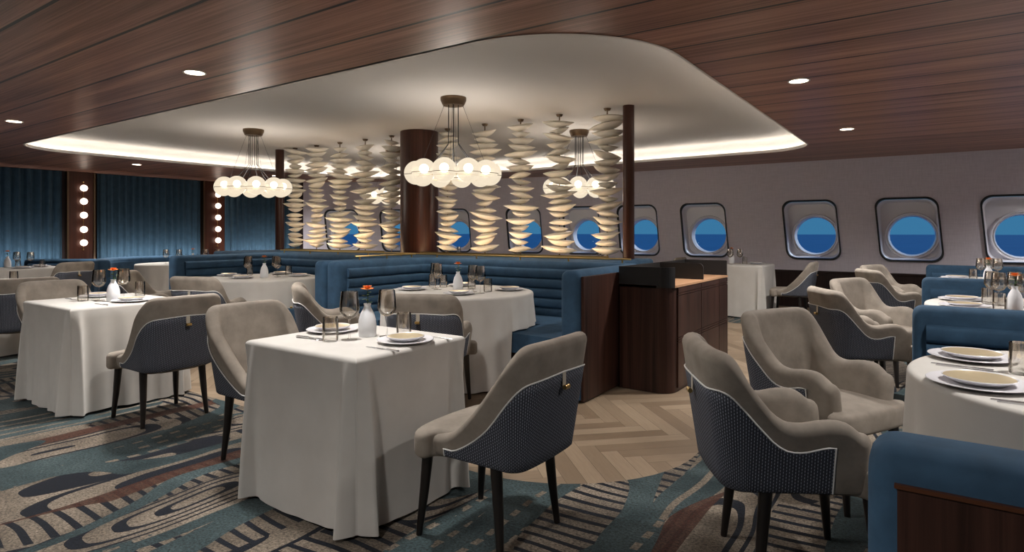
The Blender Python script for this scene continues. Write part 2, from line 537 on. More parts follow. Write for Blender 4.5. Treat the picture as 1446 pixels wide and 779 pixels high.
def obj(name, me, parent=None, loc=None, rotz=0.):
    o = bpy.data.objects.new(name, me)
    C.objects.link(o)
    if parent is not None: o.parent = parent
    if loc is not None: o.location = loc
    if rotz: o.rotation_euler = (0, 0, rotz)
    return o
def tag(o, label=None, cat=None, group=None, kind=None):
    if label: o['label'] = label
    if cat: o['category'] = cat
    if group: o['group'] = group
    if kind: o['kind'] = kind
    return o
def thing(name, label, cat, loc=(0, 0, 0), rotz=0., group=None):
    o = bpy.data.objects.new(name, None)
    C.objects.link(o)
    o.empty_display_size = .1
    o.location = loc; o.rotation_euler = (0, 0, rotz)
    return tag(o, label, cat, group)
def struct(o, label=None):
    o['kind'] = 'structure'
    if label: o['label'] = label
    return o
def dup(root, loc, rotz=None, label=None, group=None):
    r = root.copy(); C.objects.link(r); r.location = loc
    if rotz is not None: r.rotation_euler = (0, 0, rotz)
    if label: r['label'] = label
    if group: r['group'] = group
    for ch in list(root.children):
        c = ch.copy(); C.objects.link(c); c.parent = r
        for g_ in ch.children:
            d = g_.copy(); C.objects.link(d); d.parent = c
    return r
def lerp_tab(tab, x):
    """monotone smooth table lookup"""
    if x <= tab[0][0]: return tab[0][1]
    for (a, fa), (b2, fb) in zip(tab, tab[1:]):
        if x <= b2:
            return fa + (fb - fa) * (x - a) / (b2 - a)
    return tab[-1][1]
def smooth_tab(tab, x, w=.03):
    return sum(lerp_tab(tab, x + w * k / 3.) for k in range(-3, 4)) / 7.

# ------------------------------------------------------------------ room
ZC = 2.52        # timber ceiling
ZR = 2.75        # recessed plaster ceiling
XL, XR, YF = -14.4, 3.2, -4.2
def wall_y(x): return 11.6 - (.045 * (-6 - x) ** 2 if x < -6 else 0.)

b_ = MB(); b_.box((XL - .3, YF - .1, -.12), (XR + .1, 12.2, -.004))
fl = struct(b_.build('floor', M['oak'], smooth=False), 'pale oak herringbone floor')

def arc(cx, cy, r, a0, a1, n_=14):
    return [(cx + r * math.cos(math.radians(a0 + (a1 - a0) * i / n_)), cy + r * math.sin(math.radians(a0 + (a1 - a0) * i / n_))) for i in range(n_ + 1)]
# carpet wraps the oak area: near side, right side, window side
near = [(XL - .05, YF), (XR, YF), (XR, 11.5), (XL + 2.2, 9.55), (-12, 9.0), (-2.6, 9.0)]
near += arc(-2.15, 8.0, 1.0, 90, 0) + arc(-2.05, 3.5, .9, 0, -90) + [(-9.0, 2.6), (XL - .05, 2.6)]
b_ = MB()
b_.v = [(x, y, 0.) for x, y in near]; b_.f = [tuple(range(len(near)))]
o = b_.build('floor_carpet', M['carpet'], smooth=False, weld=False)
o.data.flip_normals() if o.data.polygons[0].normal.z < 0 else None
struct(o, 'teal, sand, navy and rust patterned carpet')

# ceiling with the rounded opening
RX0, RX1, RY0, RY1 = -11.05, -1.48, 3.12, 10.0
def opening(grow=0.):
    a = arc(RX1 - 1.0 , RY0 + 1.0, 1.0 + grow, -90, 0, 16)
    a += arc(RX1 - .75, RY1 - .75, .75 + grow, 0, 90, 14)
    a += [(-6.9, RY1 + .16 + grow)] + [(-8.6, RY1 + .05 + grow)]
    a += arc(-9.75, 8.85, 1.08 + grow, 75, 170, 12)
    a += [(RX0 + .12 - grow, 7.4), (RX0 - grow, 5.6)]
    a += arc(RX0 + .8, RY0 + .8, .8 + grow, 180, 270, 14)
    return a
op = opening()
bm = bmesh.new()
outer = [(XL - .4, YF - .1), (XR + .1, YF - .1), (XR + .1, 12.2), (XL - .4, 12.2)]
vo_ = [bm.verts.new((x, y, ZC)) for x, y in outer]
vi = [bm.verts.new((x, y, ZC)) for x, y in op]
es = [bm.edges.new((a[i], a[(i + 1) % len(a)])) for a in (vo_, vi) for i in range(len(a))]
bmesh.ops.triangle_fill(bm, use_beauty=True, use_dissolve=False, edges=es)
for f in bm.faces:
    if f.normal.z > 0: f.normal_flip()
me = bpy.data.meshes.new('ceiling'); bm.to_mesh(me); bm.free()
me.materials.append(M['boards'])
o = struct(obj('ceiling', me), 'reddish walnut board ceiling around the white recess')
# white lip, ledge, recess side and recess ceiling
lp = MB()
lp.grid([[(x, y, ZC - .004) for x, y in opening(.02)], [(x, y, ZC - .006) for x, y in op], [(x, y, ZC + .035) for x, y in op],
         [(x, y, ZC + .035) for x, y in opening(.05)], [(x, y, ZC + .006) for x, y in opening(.06)], [(x, y, ZC + .006) for x, y in opening(.2)]], True)
struct(lp.build('trim_1', M['lip'], ang=20), 'thin white lip edging the ceiling recess')
rc = MB()
prof = [(.2, ZC + .004), (.2, ZR - .09)] + [(.2 - .09 * (1 - math.cos(a)), ZR - .09 + .09 * math.sin(a)) for a in (PI / 8, PI / 4, 3 * PI / 8, PI / 2)]
rows = [[(x, y, z) for x, y in opening(g_)] for g_, z in prof]
rows.append([(x, y, ZR) for x, y in opening(-.3)])
rc.grid(rows, True, caps=(False, True))
struct(rc.build('ceiling_recess', M['plaster'], ang=50), 'smooth white recessed ceiling with rounded corners')
cv = MB()
cv.tube([(x, y, ZC + .022) for x, y in opening(.125)], .013, 6, True)
struct(cv.build('trim_cove_light', M['cove']), 'warm white cove light around the recess')

# plain walls behind and to the right of the camera
b_ = MB(); b_.box((XL - .3, YF - .1, 0), (XR + .1, YF, ZC)); struct(b_.build('wall_front', M['side wall'], smooth=False))
b_ = MB(); b_.box((XR, YF, 0), (XR + .1, 12.0, ZC)); struct(b_.build('wall_right', M['side wall'], smooth=False))

# window wall: flat bays, one porthole window in each
wx = [-11.98, -10.71, -9.36, -7.61, -6.22, -4.95, -3.62, -1.78, -.37, 1.0]
bx = [-12.85] + [(a + b2) / 2 for a, b2 in zip(wx, wx[1:])] + [1.75]
bay = [Vector((x, wall_y(x))) for x in bx]
WW, WH, WZ, SH = .43, .515, 1.335, .09      # half width, half height, centre height, shear
def rrect(hw, hh, r, n_=7):
    pts = []
    for cx, cz, a0 in ((hw - r, hh - r, 0), (-hw + r, hh - r, 90), (-hw + r, -hh + r, 180), (hw - r, -hh + r, 270)):
        for i in range(n_ + 1):
            a = math.radians(a0 + 90 * i / n_)
            pts.append((cx + r * math.cos(a), cz + r * math.sin(a)))
    return [(x - SH * z, z) for x, z in pts]
bmw = bmesh.new()
frames = []
for i, x in enumerate(wx):
    A, B = bay[i], bay[i + 1]
    d = (B - A).normalized(); nrm = Vector((d.y, -d.x))     # into the room
    u0 = (Vector((x, wall_y(x))) - A).dot(d)
    L = (B - A).length
    def w3(u, z, dep=0., A=A, d=d, nrm=nrm):
        return (A.x + d.x * u - nrm.x * dep, A.y + d.y * u - nrm.y * dep, z)
    hole = rrect(WW, WH, .16)
    rect = [(0, .0), (L, .0), (L, ZC), (0, ZC)]
    va = [bmw.verts.new(w3(u, z)) for u, z in rect]
    vb = [bmw.verts.new(w3(u0 + a, WZ + c)) for a, c in hole]
    ee = [bmw.edges.new((q[k], q[(k + 1) % len(q)])) for q in (va, vb) for k in range(len(q))]
    bmesh.ops.triangle_fill(bmw, use_beauty=True, use_dissolve=False, edges=ee)
    frames.append((w3, u0, hole, d, nrm))
# last stretch to the right hand wall
q = [bmw.verts.new(p) for p in ((1.75, 11.6, 0), (XR, 11.6, 0), (XR, 11.6, ZC), (1.75, 11.6, ZC))]
bmw.faces.new(q)
bmesh.ops.recalc_face_normals(bmw, faces=bmw.faces)
me = bpy.data.meshes.new('wall_window'); bmw.to_mesh(me); bmw.free(); me.materials.append(M['wall'])
struct(obj('wall_window', me), 'mauve grey fabric wall with a row of porthole windows')
CZ, GR = 1.236, .312       # porthole centre height and glass radius
DEP = .17
NW = 32
def ring_pts(r):
    """circle points ordered to match rrect(n_=7): 32 points starting at the right"""
    out = []
    for q4 in range(4):
        for i in range(8):
            a = math.radians(q4 * 90 + 90 * i / 7. * .999)
            out.append((r * math.cos(a), r * math.sin(a)))
    return out
for i, (w3, u0, hole, d, nrm) in enumerate(frames):
    g_ = MB()
    rows = []
    for sc_f, dep in ((1.0, -.004), (1.0, -.022), (.965, -.024), (.945, -.012), (.94, .02)):
        rows.append([w3(u0 + a * sc_f, WZ + c * (sc_f * .99 + .01 if sc_f < 1 else 1), dep) for a, c in hole])
    g_.grid(rows, True)
    fr = g_.build('window_%d' % (i + 1), M['gasket'], ang=60)
    struct(fr, 'porthole window in a black edged rounded frame')
    rv = MB()
    rows = []
    su = SH * (WZ - CZ) + .03
    for t in (0, .15, .5, .85, 1.0):
        row = []
        k = t * t * (3 - 2 * t)
        for (a, c), (ra, rc_) in zip(hole, ring_pts(GR + .075)):
            a1, c1 = a * .94, c * .935
            # back plate: rounded square kept at depth, blended to the ring
            row.append(w3(u0 + (a1 * .93) * (1 - 0) if t < 0 else u0 + a1 * (1 - .08 * t), WZ + c1 * (1 - .08 * t) - .0 * t, .02 + DEP * k))
        rows.append(row)
    rows.append([w3(u0 + su + ra * 1.0, CZ + rc_ * 1.0, .02 + DEP) for ra, rc_ in ring_pts(GR + .05)])
    rv.grid(rows, True)
    o = rv.build('window_reveal', M['reveal'], fr, ang=50)
    rg = MB()
    rows = []
    for r, dep in ((GR + .068, DEP + .022), (GR + .066, DEP - .022), (GR + .054, DEP - .034), (GR + .040, DEP - .026), (GR + .034, DEP - .008), (GR + .031, DEP - .006), (GR + .028, DEP - .016), (GR + .016, DEP - .018), (GR + .004, DEP + .06), (GR - .003, DEP + .13)):
        rows.append([w3(u0 + su + ra, CZ + rc_, dep) for ra, rc_ in ring_pts(r)])
    rg.grid(rows, True)
    rg.build('porthole_ring', M['ring'], fr, ang=60)
    gl_ = MB()
    gl_.v = [w3(u0 + su + ra, CZ + rc_, DEP + .1) for ra, rc_ in ring_pts(GR)]
    gl_.f = [tuple(range(32))]
    gl_.build('window_glass', M['pane'], fr, smooth=False)
    # hull plate around the porthole closes the gap behind the reveal
# dark dado below the windows
dd = MB()
pts = [Vector((-12.85, wall_y(-12.85)))] + bay[1:-1] + [Vector((XR, 11.6))]
rows = []
for off, z in ((.045, 0.), (.045, .60), (.06, .605), (.06, .63), (.0, .635)):
    row = []
    for k, p in enumerate(pts):
        a = pts[max(0, k - 1)]; c = pts[min(len(pts) - 1, k + 1)]
        t = (c - a).normalized(); row.append((p.x + t.y * off, p.y - t.x * off, z))
    rows.append(row)
dd.grid(rows)
struct(dd.build('baseboard_window', M['dado'], smooth=False), 'dark timber dado under the windows')

# curtain wall
cw = [(-14.4, YF), (-14.4, 8.35), (-12.85, wall_y(-12.85))]
b_ = MB(); b_.grid([[(x, y, 0) for x, y in cw], [(x, y, ZC) for x, y in cw]])
struct(b_.build('wall_left', M['dado'], smooth=False), 'dark wall behind the blue curtains')
def on_left(s_):
    """point and inward normal on the left wall; s_ is Y up to the bend, then length beyond it"""
    if s_ <= 8.35: return Vector((-14.4, s_)), Vector((1, 0))
    A = Vector((-14.4, 8.35)); B = Vector(cw[2]); d = (B - A).normalized()
    return A + d * (s_ - 8.35), Vector((d.y, -d.x))
def curtain(s0, s1, label, seed):
    rnd_ = random.Random(seed)
    n_ = int((s1 - s0) / .012)
    ph = [rnd_.uniform(0, 6) for _ in range(4)]
    rows = []
    for z in (.02, .4, .9, 1.5, 2.1, ZC - .01):
        row = []
        for i in range(n_ + 1):
            s_ = s0 + (s1 - s0) * i / n_
            p, nn = on_left(s_)
            k = s_ * 2 * PI / .155
            amp = .028 + .010 * math.sin(s_ * 3.1 + ph[0])
            dd_ = .075 + amp * math.sin(k + .9 * math.sin(s_ * 5.3 + ph[1]) + .12 * math.sin(z * 2 + s_ * 9)) + .008 * math.sin(2.3 * k + ph[2])
            row.append((p.x + nn.x * dd_, p.y + nn.y * dd_, z))
        rows.append(row)
    m_ = MB(); m_.grid(rows)
    o = m_.build('curtain', M['curtain'], ang=180)
    tag(o, label, 'curtain', 'blue curtains on the left wall')
curtain(.6, 4.93, 'blue floor-length curtain left of both sconce panels, at the photo edge', 1)
curtain(5.55, 7.72, 'widest blue curtain, hanging between the two wall sconces', 2)
curtain(8.37, 10.2, 'blue curtain right of the second wall sconce, behind the thin left post', 3)
def wall_panel(s0, s1, nm):
    m_ = MB()
    p0, n0 = on_left(s0); p1, n1 = on_left(s1)
    m_.box((p0.x + .005, s0, 0), (p0.x + .10, s1, ZC - .002))
    o = m_.build(nm, M['redwood'], smooth=False)
    struct(o, 'dark red walnut wall panel carrying a globe sconce')
    e = MB()
    for y in (s0 - .035, s1 + .005): e.box((p0.x + .005, y, 0), (p0.x + .12, y + .03, ZC - .002))
    e.build('panel_edge', M['bronze'], o, smooth=False)
wall_panel(5.03, 5.46, 'trim_2'); wall_panel(7.80, 8.30, 'trim_3')
def sconce(y, zs, label):
    x = XL + .10
    t = thing('wall_sconce', label, 'wall lamp', (x, y, zs[-1]), 0, 'five-globe wall sconces')
    m_ = MB(); m_.tube([(.035, 0, -.14), (.035, 0, zs[0] - zs[-1] + .12)], .006, 8)
    m_.build('rod', M['brass'], t)
    for dz in (-.14, zs[0] - zs[-1] + .12):
        m_ = MB(); m_.tube([(.0, 0, dz), (.04, 0, dz)], .014, 10); m_.build('bracket', M['brass'], t)
    for z in zs:
        m_ = MB(); m_.sphere((.065, 0, z - zs[-1]), .066, 20, 12); m_.build('globe', M['sconce'], t)
sconce(5.27, [2.19, 1.92, 1.64, 1.35, 1.08], 'five-globe sconce on the left walnut panel, between two wide blue curtains')
sconce(8.1, [2.2, 1.93, 1.65, 1.37, 1.10], 'five-globe sconce on the walnut panel behind the left chandelier')

def added_washer(s0, s1, label):  # unseen uplight, added to brighten the lower part of a curtain
    p, nn = on_left(s0 + .01); p2, _n = on_left(s1)
    L = (p2 - p).length
    t = thing('added_wall_washer', label, 'light', (p.x + nn.x * .42, p.y + nn.y * .42, 0), math.atan2(nn.y, nn.x) , 'added curtain uplights')
    m_ = MB(); m_.box((-.04, 0, 0), (.04, L, .62)); m_.build('housing', M['black'], t, smooth=False)
    LA = bpy.data.lights.new('lamp', 'AREA'); LA.shape = 'RECTANGLE'; LA.size = L; LA.size_y = .05; LA.energy = WASH_W * L; LA.color = (.95, .95, 1.); LA.spread = math.radians(130)
    o = bpy.data.objects.new('lamp', LA); C.objects.link(o); o.parent = t; o.location = (-.02, L / 2, .635)
    o.rotation_euler = (0, math.radians(180 + 40), PI / 2 * 0); o.rotation_euler = Matrix(((0, 1, 0), (1, 0, 0), (0, 0, -1))).to_euler()
    # local X of the light runs along Y, its -Z points up and to the wall
    d_ = Vector((-.75, 0, .66)).normalized(); zax = -d_; xax = Vector((0, 1, 0)); yax = zax.cross(xax)
    o.rotation_euler = Matrix((xax, yax, zax)).transposed().to_euler()
added_washer(1.2, 4.9, 'added unseen black uplight under the left curtain')
added_washer(5.6, 7.7, 'added unseen black uplight under the middle curtain')
added_washer(8.45, 9.9, 'added unseen black uplight under the right curtain')

# sea outside
b_ = MB(); b_.v = [(-4000, 14, -14), (4000, 14, -14), (4000, 5000, -14), (-4000, 5000, -14)]; b_.f = [(0, 1, 2, 3)]
tag(b_.build('sea', M['sea'], smooth=False), 'calm deep blue sea seen through the portholes', 'sea', kind='stuff')

# columns
def round_col(name, x, y, r, z0, z1, mat, label):
    m_ = MB(); m_.lathe([(0, z0), (r, z0), (r, z1), (0, z1)], 40)
    o = m_.build(name, mat, None, (x, y, 0)); struct(o, label); return o

# ------------------------------------------------------------------ chair
def chair_path(w, d, r, xf):
    P = []
    def seg(a, b2, n_):
        for i in range(n_): P.append((a[0] + (b2[0] - a[0]) * i / n_, a[1] + (b2[1] - a[1]) * i / n_))
    seg((xf, -w), (-d + r, -w), 16)
    for i in range(12):
        a = -PI / 2 - PI / 2 * i / 12.
        P.append((-d + r + r * math.cos(a), -w + r + r * math.sin(a)))
    seg((-d, -w + r), (-d, 0), 7)
    half = P + [(-d, 0)]
    full = half + [(x, -y) for x, y in reversed(half[:-1])]
    # gentle bow of the back
    full = [(x - (.022 * (1 - (y / w) ** 2) if x < -d + r else .022 * (1 - 1) ), y) for x, y in full]
    S = [0.]
    for a, c in zip(full, full[1:]): S.append(S[-1] + math.hypot(c[0] - a[0], c[1] - a[1]))
    T = []
    for i in range(len(full)):
        a = full[max(0, i - 1)]; c = full[min(len(full) - 1, i + 1)]
        L = math.hypot(c[0] - a[0], c[1] - a[1]); T.append(((c[0] - a[0]) / L, (c[1] - a[1]) / L))
    return full, S, T
ZB = .375
def flare(z): return -.055 + (z - ZB) / (.86 - ZB) * .075

def cushion(out, z0, z1, r, crown=None):
    """soft block over a 2D outline: outline corners cut round, top and bottom edges rounded"""
    P_ = list(out)
    for _ in range(3):
        Q = []
        for k in range(len(P_)):
            a, c = P_[k], P_[(k + 1) % len(P_)]
            Q += [(a[0] * .75 + c[0] * .25, a[1] * .75 + c[1] * .25), (a[0] * .25 + c[0] * .75, a[1] * .25 + c[1] * .75)]
        P_ = Q
    n_ = len(P_); N_ = []
    for k in range(n_):
        a, c = P_[k - 1], P_[(k + 1) % n_]
        L = math.hypot(c[0] - a[0], c[1] - a[1]); N_.append(((c[1] - a[1]) / L, -(c[0] - a[0]) / L))
    area = sum(P_[k][0] * P_[(k + 1) % n_][1] - P_[(k + 1) % n_][0] * P_[k][1] for k in range(n_))
    if area < 0: N_ = [(-a, -c) for a, c in N_]
    rows = []
    def ring(ins, z, cr=False):
        row = []
        for (x, y), (a, c) in zip(P_, N_):
            x1, y1 = x - a * ins, y - c * ins
            row.append((x1, y1, z + (crown(x1, y1) if cr and crown else 0)))
        return row
    for q in range(5):
        a = PI / 2 * q / 4.; rows.append(ring(r * (1 - math.sin(a)), z0 + r * (1 - math.cos(a))))
    for q in range(5):
        a = PI / 2 * q / 4.; rows.append(ring(r * (1 - math.cos(a)), z1 - r + r * math.sin(a), q > 0))
    cx = sum(x for x, y in P_) / n_; cy = sum(y for x, y in P_) / n_
    for f_ in (.7, .4, .1):
        row = []
        for x, y, z in rows[9]:
            x1, y1 = cx + (x - cx) * f_, cy + (y - cy) * f_
            row.append((x1, y1, z1 + (crown(x1, y1) if crown else 0)))
        rows.append(row)
    m_ = MB(); m_.grid(rows, True, caps=(True, True)); return m_

def make_chair(name, arm):
    t = thing(name, 'chair', 'chair')
    w, d, r = .285, .265, .12
    xf = .235 if arm else .205
    th = .085 if arm else .075
    P, S, T = chair_path(w, d, r, xf)
    Ltot = S[-1]
    if arm:
        top = [(0, .583), (.02, .607), (.045, .624), (.075, .632), (.13, .63), (.20, .616), (.255, .622), (.30, .652), (.355, .72), (.41, .79), (.45, .84), (.485, .861), (.53, .867), (.7, .868)]
        band = [(0, .09), (.1, .085), (.3, .10), (.45, .125), (.55, .14), (.7, .135)]
        s0 = .075
    else:
        top = [(0, .452), (.06, .458), (.11, .48), (.17, .53), (.24, .60), (.30, .67), (.36, .74), (.42, .81), (.455, .845), (.485, .862), (.53, .867), (.7, .868)]
        band = [(0, .05), (.1, .075), (.2, .11), (.3, .145), (.38, .15), (.45, .145), (.7, .135)]
        s0 = .06
    def sm(s): return min(s, Ltot - s)
    def ztop(s): return smooth_tab(top, sm(s), .015 if arm else .02)
    # shell of upholstery
    def section(i, sq=1., shift=0., drop=0.):
        (x, y), (tx, ty) = P[i], T[i]
        nx, ny = -ty, tx             # candidate normal
        if nx * (x - .0) + ny * y < 0: nx, ny = -nx, -ny
        zt = ztop(S[i]) - drop
        out = []
        rr = th / 2 * sq
        mid = -th / 2
        def pt(o_, z): 
            q = mid + (o_ - mid) * sq
            return (x + tx * shift + nx * (flare(z) + q), y + ty * shift + ny * (flare(z) + q), z)
        out.append(pt(-th * .75, ZB - .012)); out.append(pt(-.02, ZB - .012)); out.append(pt(-.004, ZB - .004)); out.append(pt(0, ZB + .012))
        zr = zt - th / 2
        for k in range(1, 7): out.append(pt(0, ZB + .012 + (zr - ZB - .012) * k / 6.))
        for k in range(1, 8):
            a = PI * k / 8.
            z = zr + th / 2 * math.sin(a)
            q = mid + th / 2 * math.cos(a)
            out.append(pt(q, z))
        for k in range(0, 6): out.append(pt(-th, zr + (ZB + .012 - zr) * k / 5.))
        return out
    rows = []
    R = th / 2
    for k in (4, 3, 2, 1):
        a = PI / 2 * k / 4.
        rows.append(section(0, max(.06, math.cos(a)), -R * math.sin(a), R * (.9 if arm else .5) * (1 - math.cos(a))))
    for i in range(len(P)): rows.append(section(i))
    for k in (1, 2, 3, 4):
        a = PI / 2 * k / 4.
        rows.append(section(len(P) - 1, max(.06, math.cos(a)), R * math.sin(a), R * (.9 if arm else .5) * (1 - math.cos(a))))
    m_ = MB(); m_.grid(rows, True, caps=(True, True))
    m_.build('backrest', M['taupe'], t, ang=75)
    # woven outer panel with UVs in metres
    cols = [i for i in range(len(P)) if s0 <= sm(S[i])]
    NZ = 8
    def surf(i, z, e):
        (x, y), (tx, ty) = P[i], T[i]
        nx, ny = -ty, tx
        if nx * x + ny * y < 0: nx, ny = -nx, -ny
        return (x + nx * (flare(z) + e), y + ny * (flare(z) + e), z)
    verts, uvs, faces = [], [], []
    tops = []
    rc_ = .03
    for i in cols:
        zt = ztop(S[i]) - smooth_tab(band, sm(S[i]), .02)
        de = sm(S[i]) - s0
        if de < rc_: zt -= rc_ - math.sqrt(max(0, rc_ ** 2 - (rc_ - de) ** 2))
        zt = max(zt, ZB + .03)
        tops.append((i, zt))
        col_ = [(surf(i, ZB - .004, -.002), ZB - .004)]
        for k in range(NZ + 1): 
            z = ZB + .004 + (zt - ZB - .004) * k / NZ
            col_.append((surf(i, z, .005), z))
        col_.append((surf(i, zt + .002, -.003), zt))
        for p, z in col_:
            verts.append(p); uvs.append((S[i], z))
    w_ = NZ + 3
    for a in range(len(cols) - 1):
        for k in range(w_ - 1):
            faces.append((a * w_ + k, (a + 1) * w_ + k, (a + 1) * w_ + k + 1, a * w_ + k + 1))
    me = bpy.data.meshes.new('outer_panel')
    me.from_pydata(verts, [], faces)
    ul = me.uv_layers.new(name='UVMap')
    for lp_ in me.loops: ul.data[lp_.index].uv = uvs[lp_.vertex_index]
    me.shade_smooth(); me.materials.append(M['navy'])
    o = obj('outer_panel', me, t); o['label'] = 'navy woven panel with pale dashes'
    # white piping along the panel's top and front edges
    line = [surf(cols[0], ZB + .0, .004)] + [surf(i, z, .005) for i, z in tops] + [surf(cols[-1], ZB + .0, .004)]
    m_ = MB(); m_.tube(line, .0033, 6)
    o = m_.build('piping', M['piping'], t); o['label'] = 'thin white piping'
    # seat
    hw = .225 if not arm else .222
    fw = .278 if not arm else .285
    xs, xe = (.198, .315) if not arm else (.245, .345)
    out = [(-.215, -.10), (-.185, -.155), (-.10, -.19), (xs - .1, -hw + .02), (xs, -hw + .01), (xs + .012, -fw), (xe - .045, -fw), (xe, -fw + .06), (xe + .008, 0), (xe, fw - .06), (xe - .045, fw), (xs + .012, fw), (xs, hw - .01), (xs - .1, hw - .02), (-.10, .19), (-.185, .155), (-.215, .10)]
    m_ = cushion(out, .352, .456, .024, lambda x, y: .022 * max(0, 1 - ((x - .08) / .3) ** 2) * max(0, 1 - (y / .3) ** 2))
    m_.build('seat', M['taupe'], t, ang=75)
    # underside pan
    m_ = MB(); m_.v = [surf(i, ZB - .014, -.02) for i in range(len(P))]; m_.f = [tuple(range(len(P)))]
    m_.build('underframe', M['black'], t, smooth=False)
    for sx in (1, -1):
        for sy in (1, -1):
            x0 = (.262 if sx > 0 else -.095) + (.02 if arm else 0)
            m_ = MB(); m_.tube([(x0, sy * .195, ZB + .0), (x0 + sx * .018, sy * .203, .18), (x0 + sx * .036, sy * .215, 0)], [.025, .02, .0135], 12)
            m_.build('leg', M['leg'], t)
    # strap and knob at the back
    ib = len(P) // 2
    zt = [z for i, z in tops if i == ib][0]
    p = surf(ib, zt, .008); p2 = surf(ib, zt - .06, .008)
    m_ = MB(); m_.box((p2[0] - .006, -.013, zt - .065), (p[0] + .004, .013, zt + .004)); 
    bp = m_.build('back_pull', M['strap'], t, bev=.002); bp['label'] = 'cream strap with a brass knob'
    m_ = MB(); m_.tube([(p2[0] - .016, -.016, zt - .06), (p2[0] - .016, .016, zt - .06)], .0095, 12)
    m_.build('knob', M['brass'], bp)
    return t
side0 = make_chair('side_chair', False)
arm0 = make_chair('armchair', True)
used = {}
def place_chair(proto, x, y, deg, label, group):
    if proto.name not in used:
        used[proto.name] = 1
        proto.location = (x, y, 0); proto.rotation_euler = (0, 0, math.radians(deg))
        proto['label'] = label; proto['group'] = group
        return proto
    return dup(proto, (x, y, 0), math.radians(deg), label, group)
GS = 'side chairs at the square tables'
GA = 'armchairs at the round tables'
GB = 'armchairs along the right side tables'
place_chair(side0, -1.52, 2.14, 180, 'taupe side chair with navy back on the right of the front square table', GS)
place_chair(side0, -3.20, 2.14, 0, 'taupe side chair on the left of the front square table, inner back showing', GS)
place_chair(side0, -4.42, 2.14, 180, 'taupe side chair on the right of the left square table, back turned', GS)
place_chair(side0, -6.17, 2.13, 0, 'taupe side chair behind the left square table, facing right', GS)
place_chair(arm0, -7.22, 2.12, 180, 'dark-backed armchair cut by the left photo edge, seen from behind', GS)
place_chair(arm0, -10.42, 3.62, 195, 'far armchair right of the far left square table, seen from behind', GS)
place_chair(side0, -1.72, 9.80, 180, 'side chair right of the far square table under the windows', GS)
place_chair(arm0, -4.20, 3.36, 55, 'armchair behind the front vase, left of the centre round table', GA)
place_chair(arm0, -3.04, 3.34, 115, 'armchair seen from behind, in front of the centre round table', GA)
place_chair(arm0, -7.18, 3.32, 50, 'armchair left of the left booth round table, back to the blue end', GA)
place_chair(arm0, -5.98, 3.32, 112, 'armchair seen from behind, in front of the left booth round table', GA)
place_chair(arm0, -.54, 2.53, 31, 'nearest armchair at right, navy side and back towards us', GB)
place_chair(arm0, -.52, 3.49, -27, 'second armchair from the front at right, taupe seat and both arms showing', GB)
place_chair(arm0, -.50, 5.32, 31, 'third armchair back at right, navy side showing, beside the middle round table', GB)
place_chair(arm0, -.46, 6.33, -26, 'fourth armchair back at right, seat showing, beyond the middle round table', GB)
place_chair(arm0, -.45, 8.25, 31, 'fifth armchair back at right, navy side showing, under the windows', GB)
place_chair(arm0, -.48, 9.2, -24, 'farthest armchair at right, closest to the window wall', GB)
place_chair(side0, -3.85, 10.25, 180, 'chair top just showing above the cabinet, right of the other one', 'chairs beyond the cabinet')
place_chair(side0, -4.55, 9.45, 110, 'chair top just showing right behind the thin right post', 'chairs beyond the cabinet')

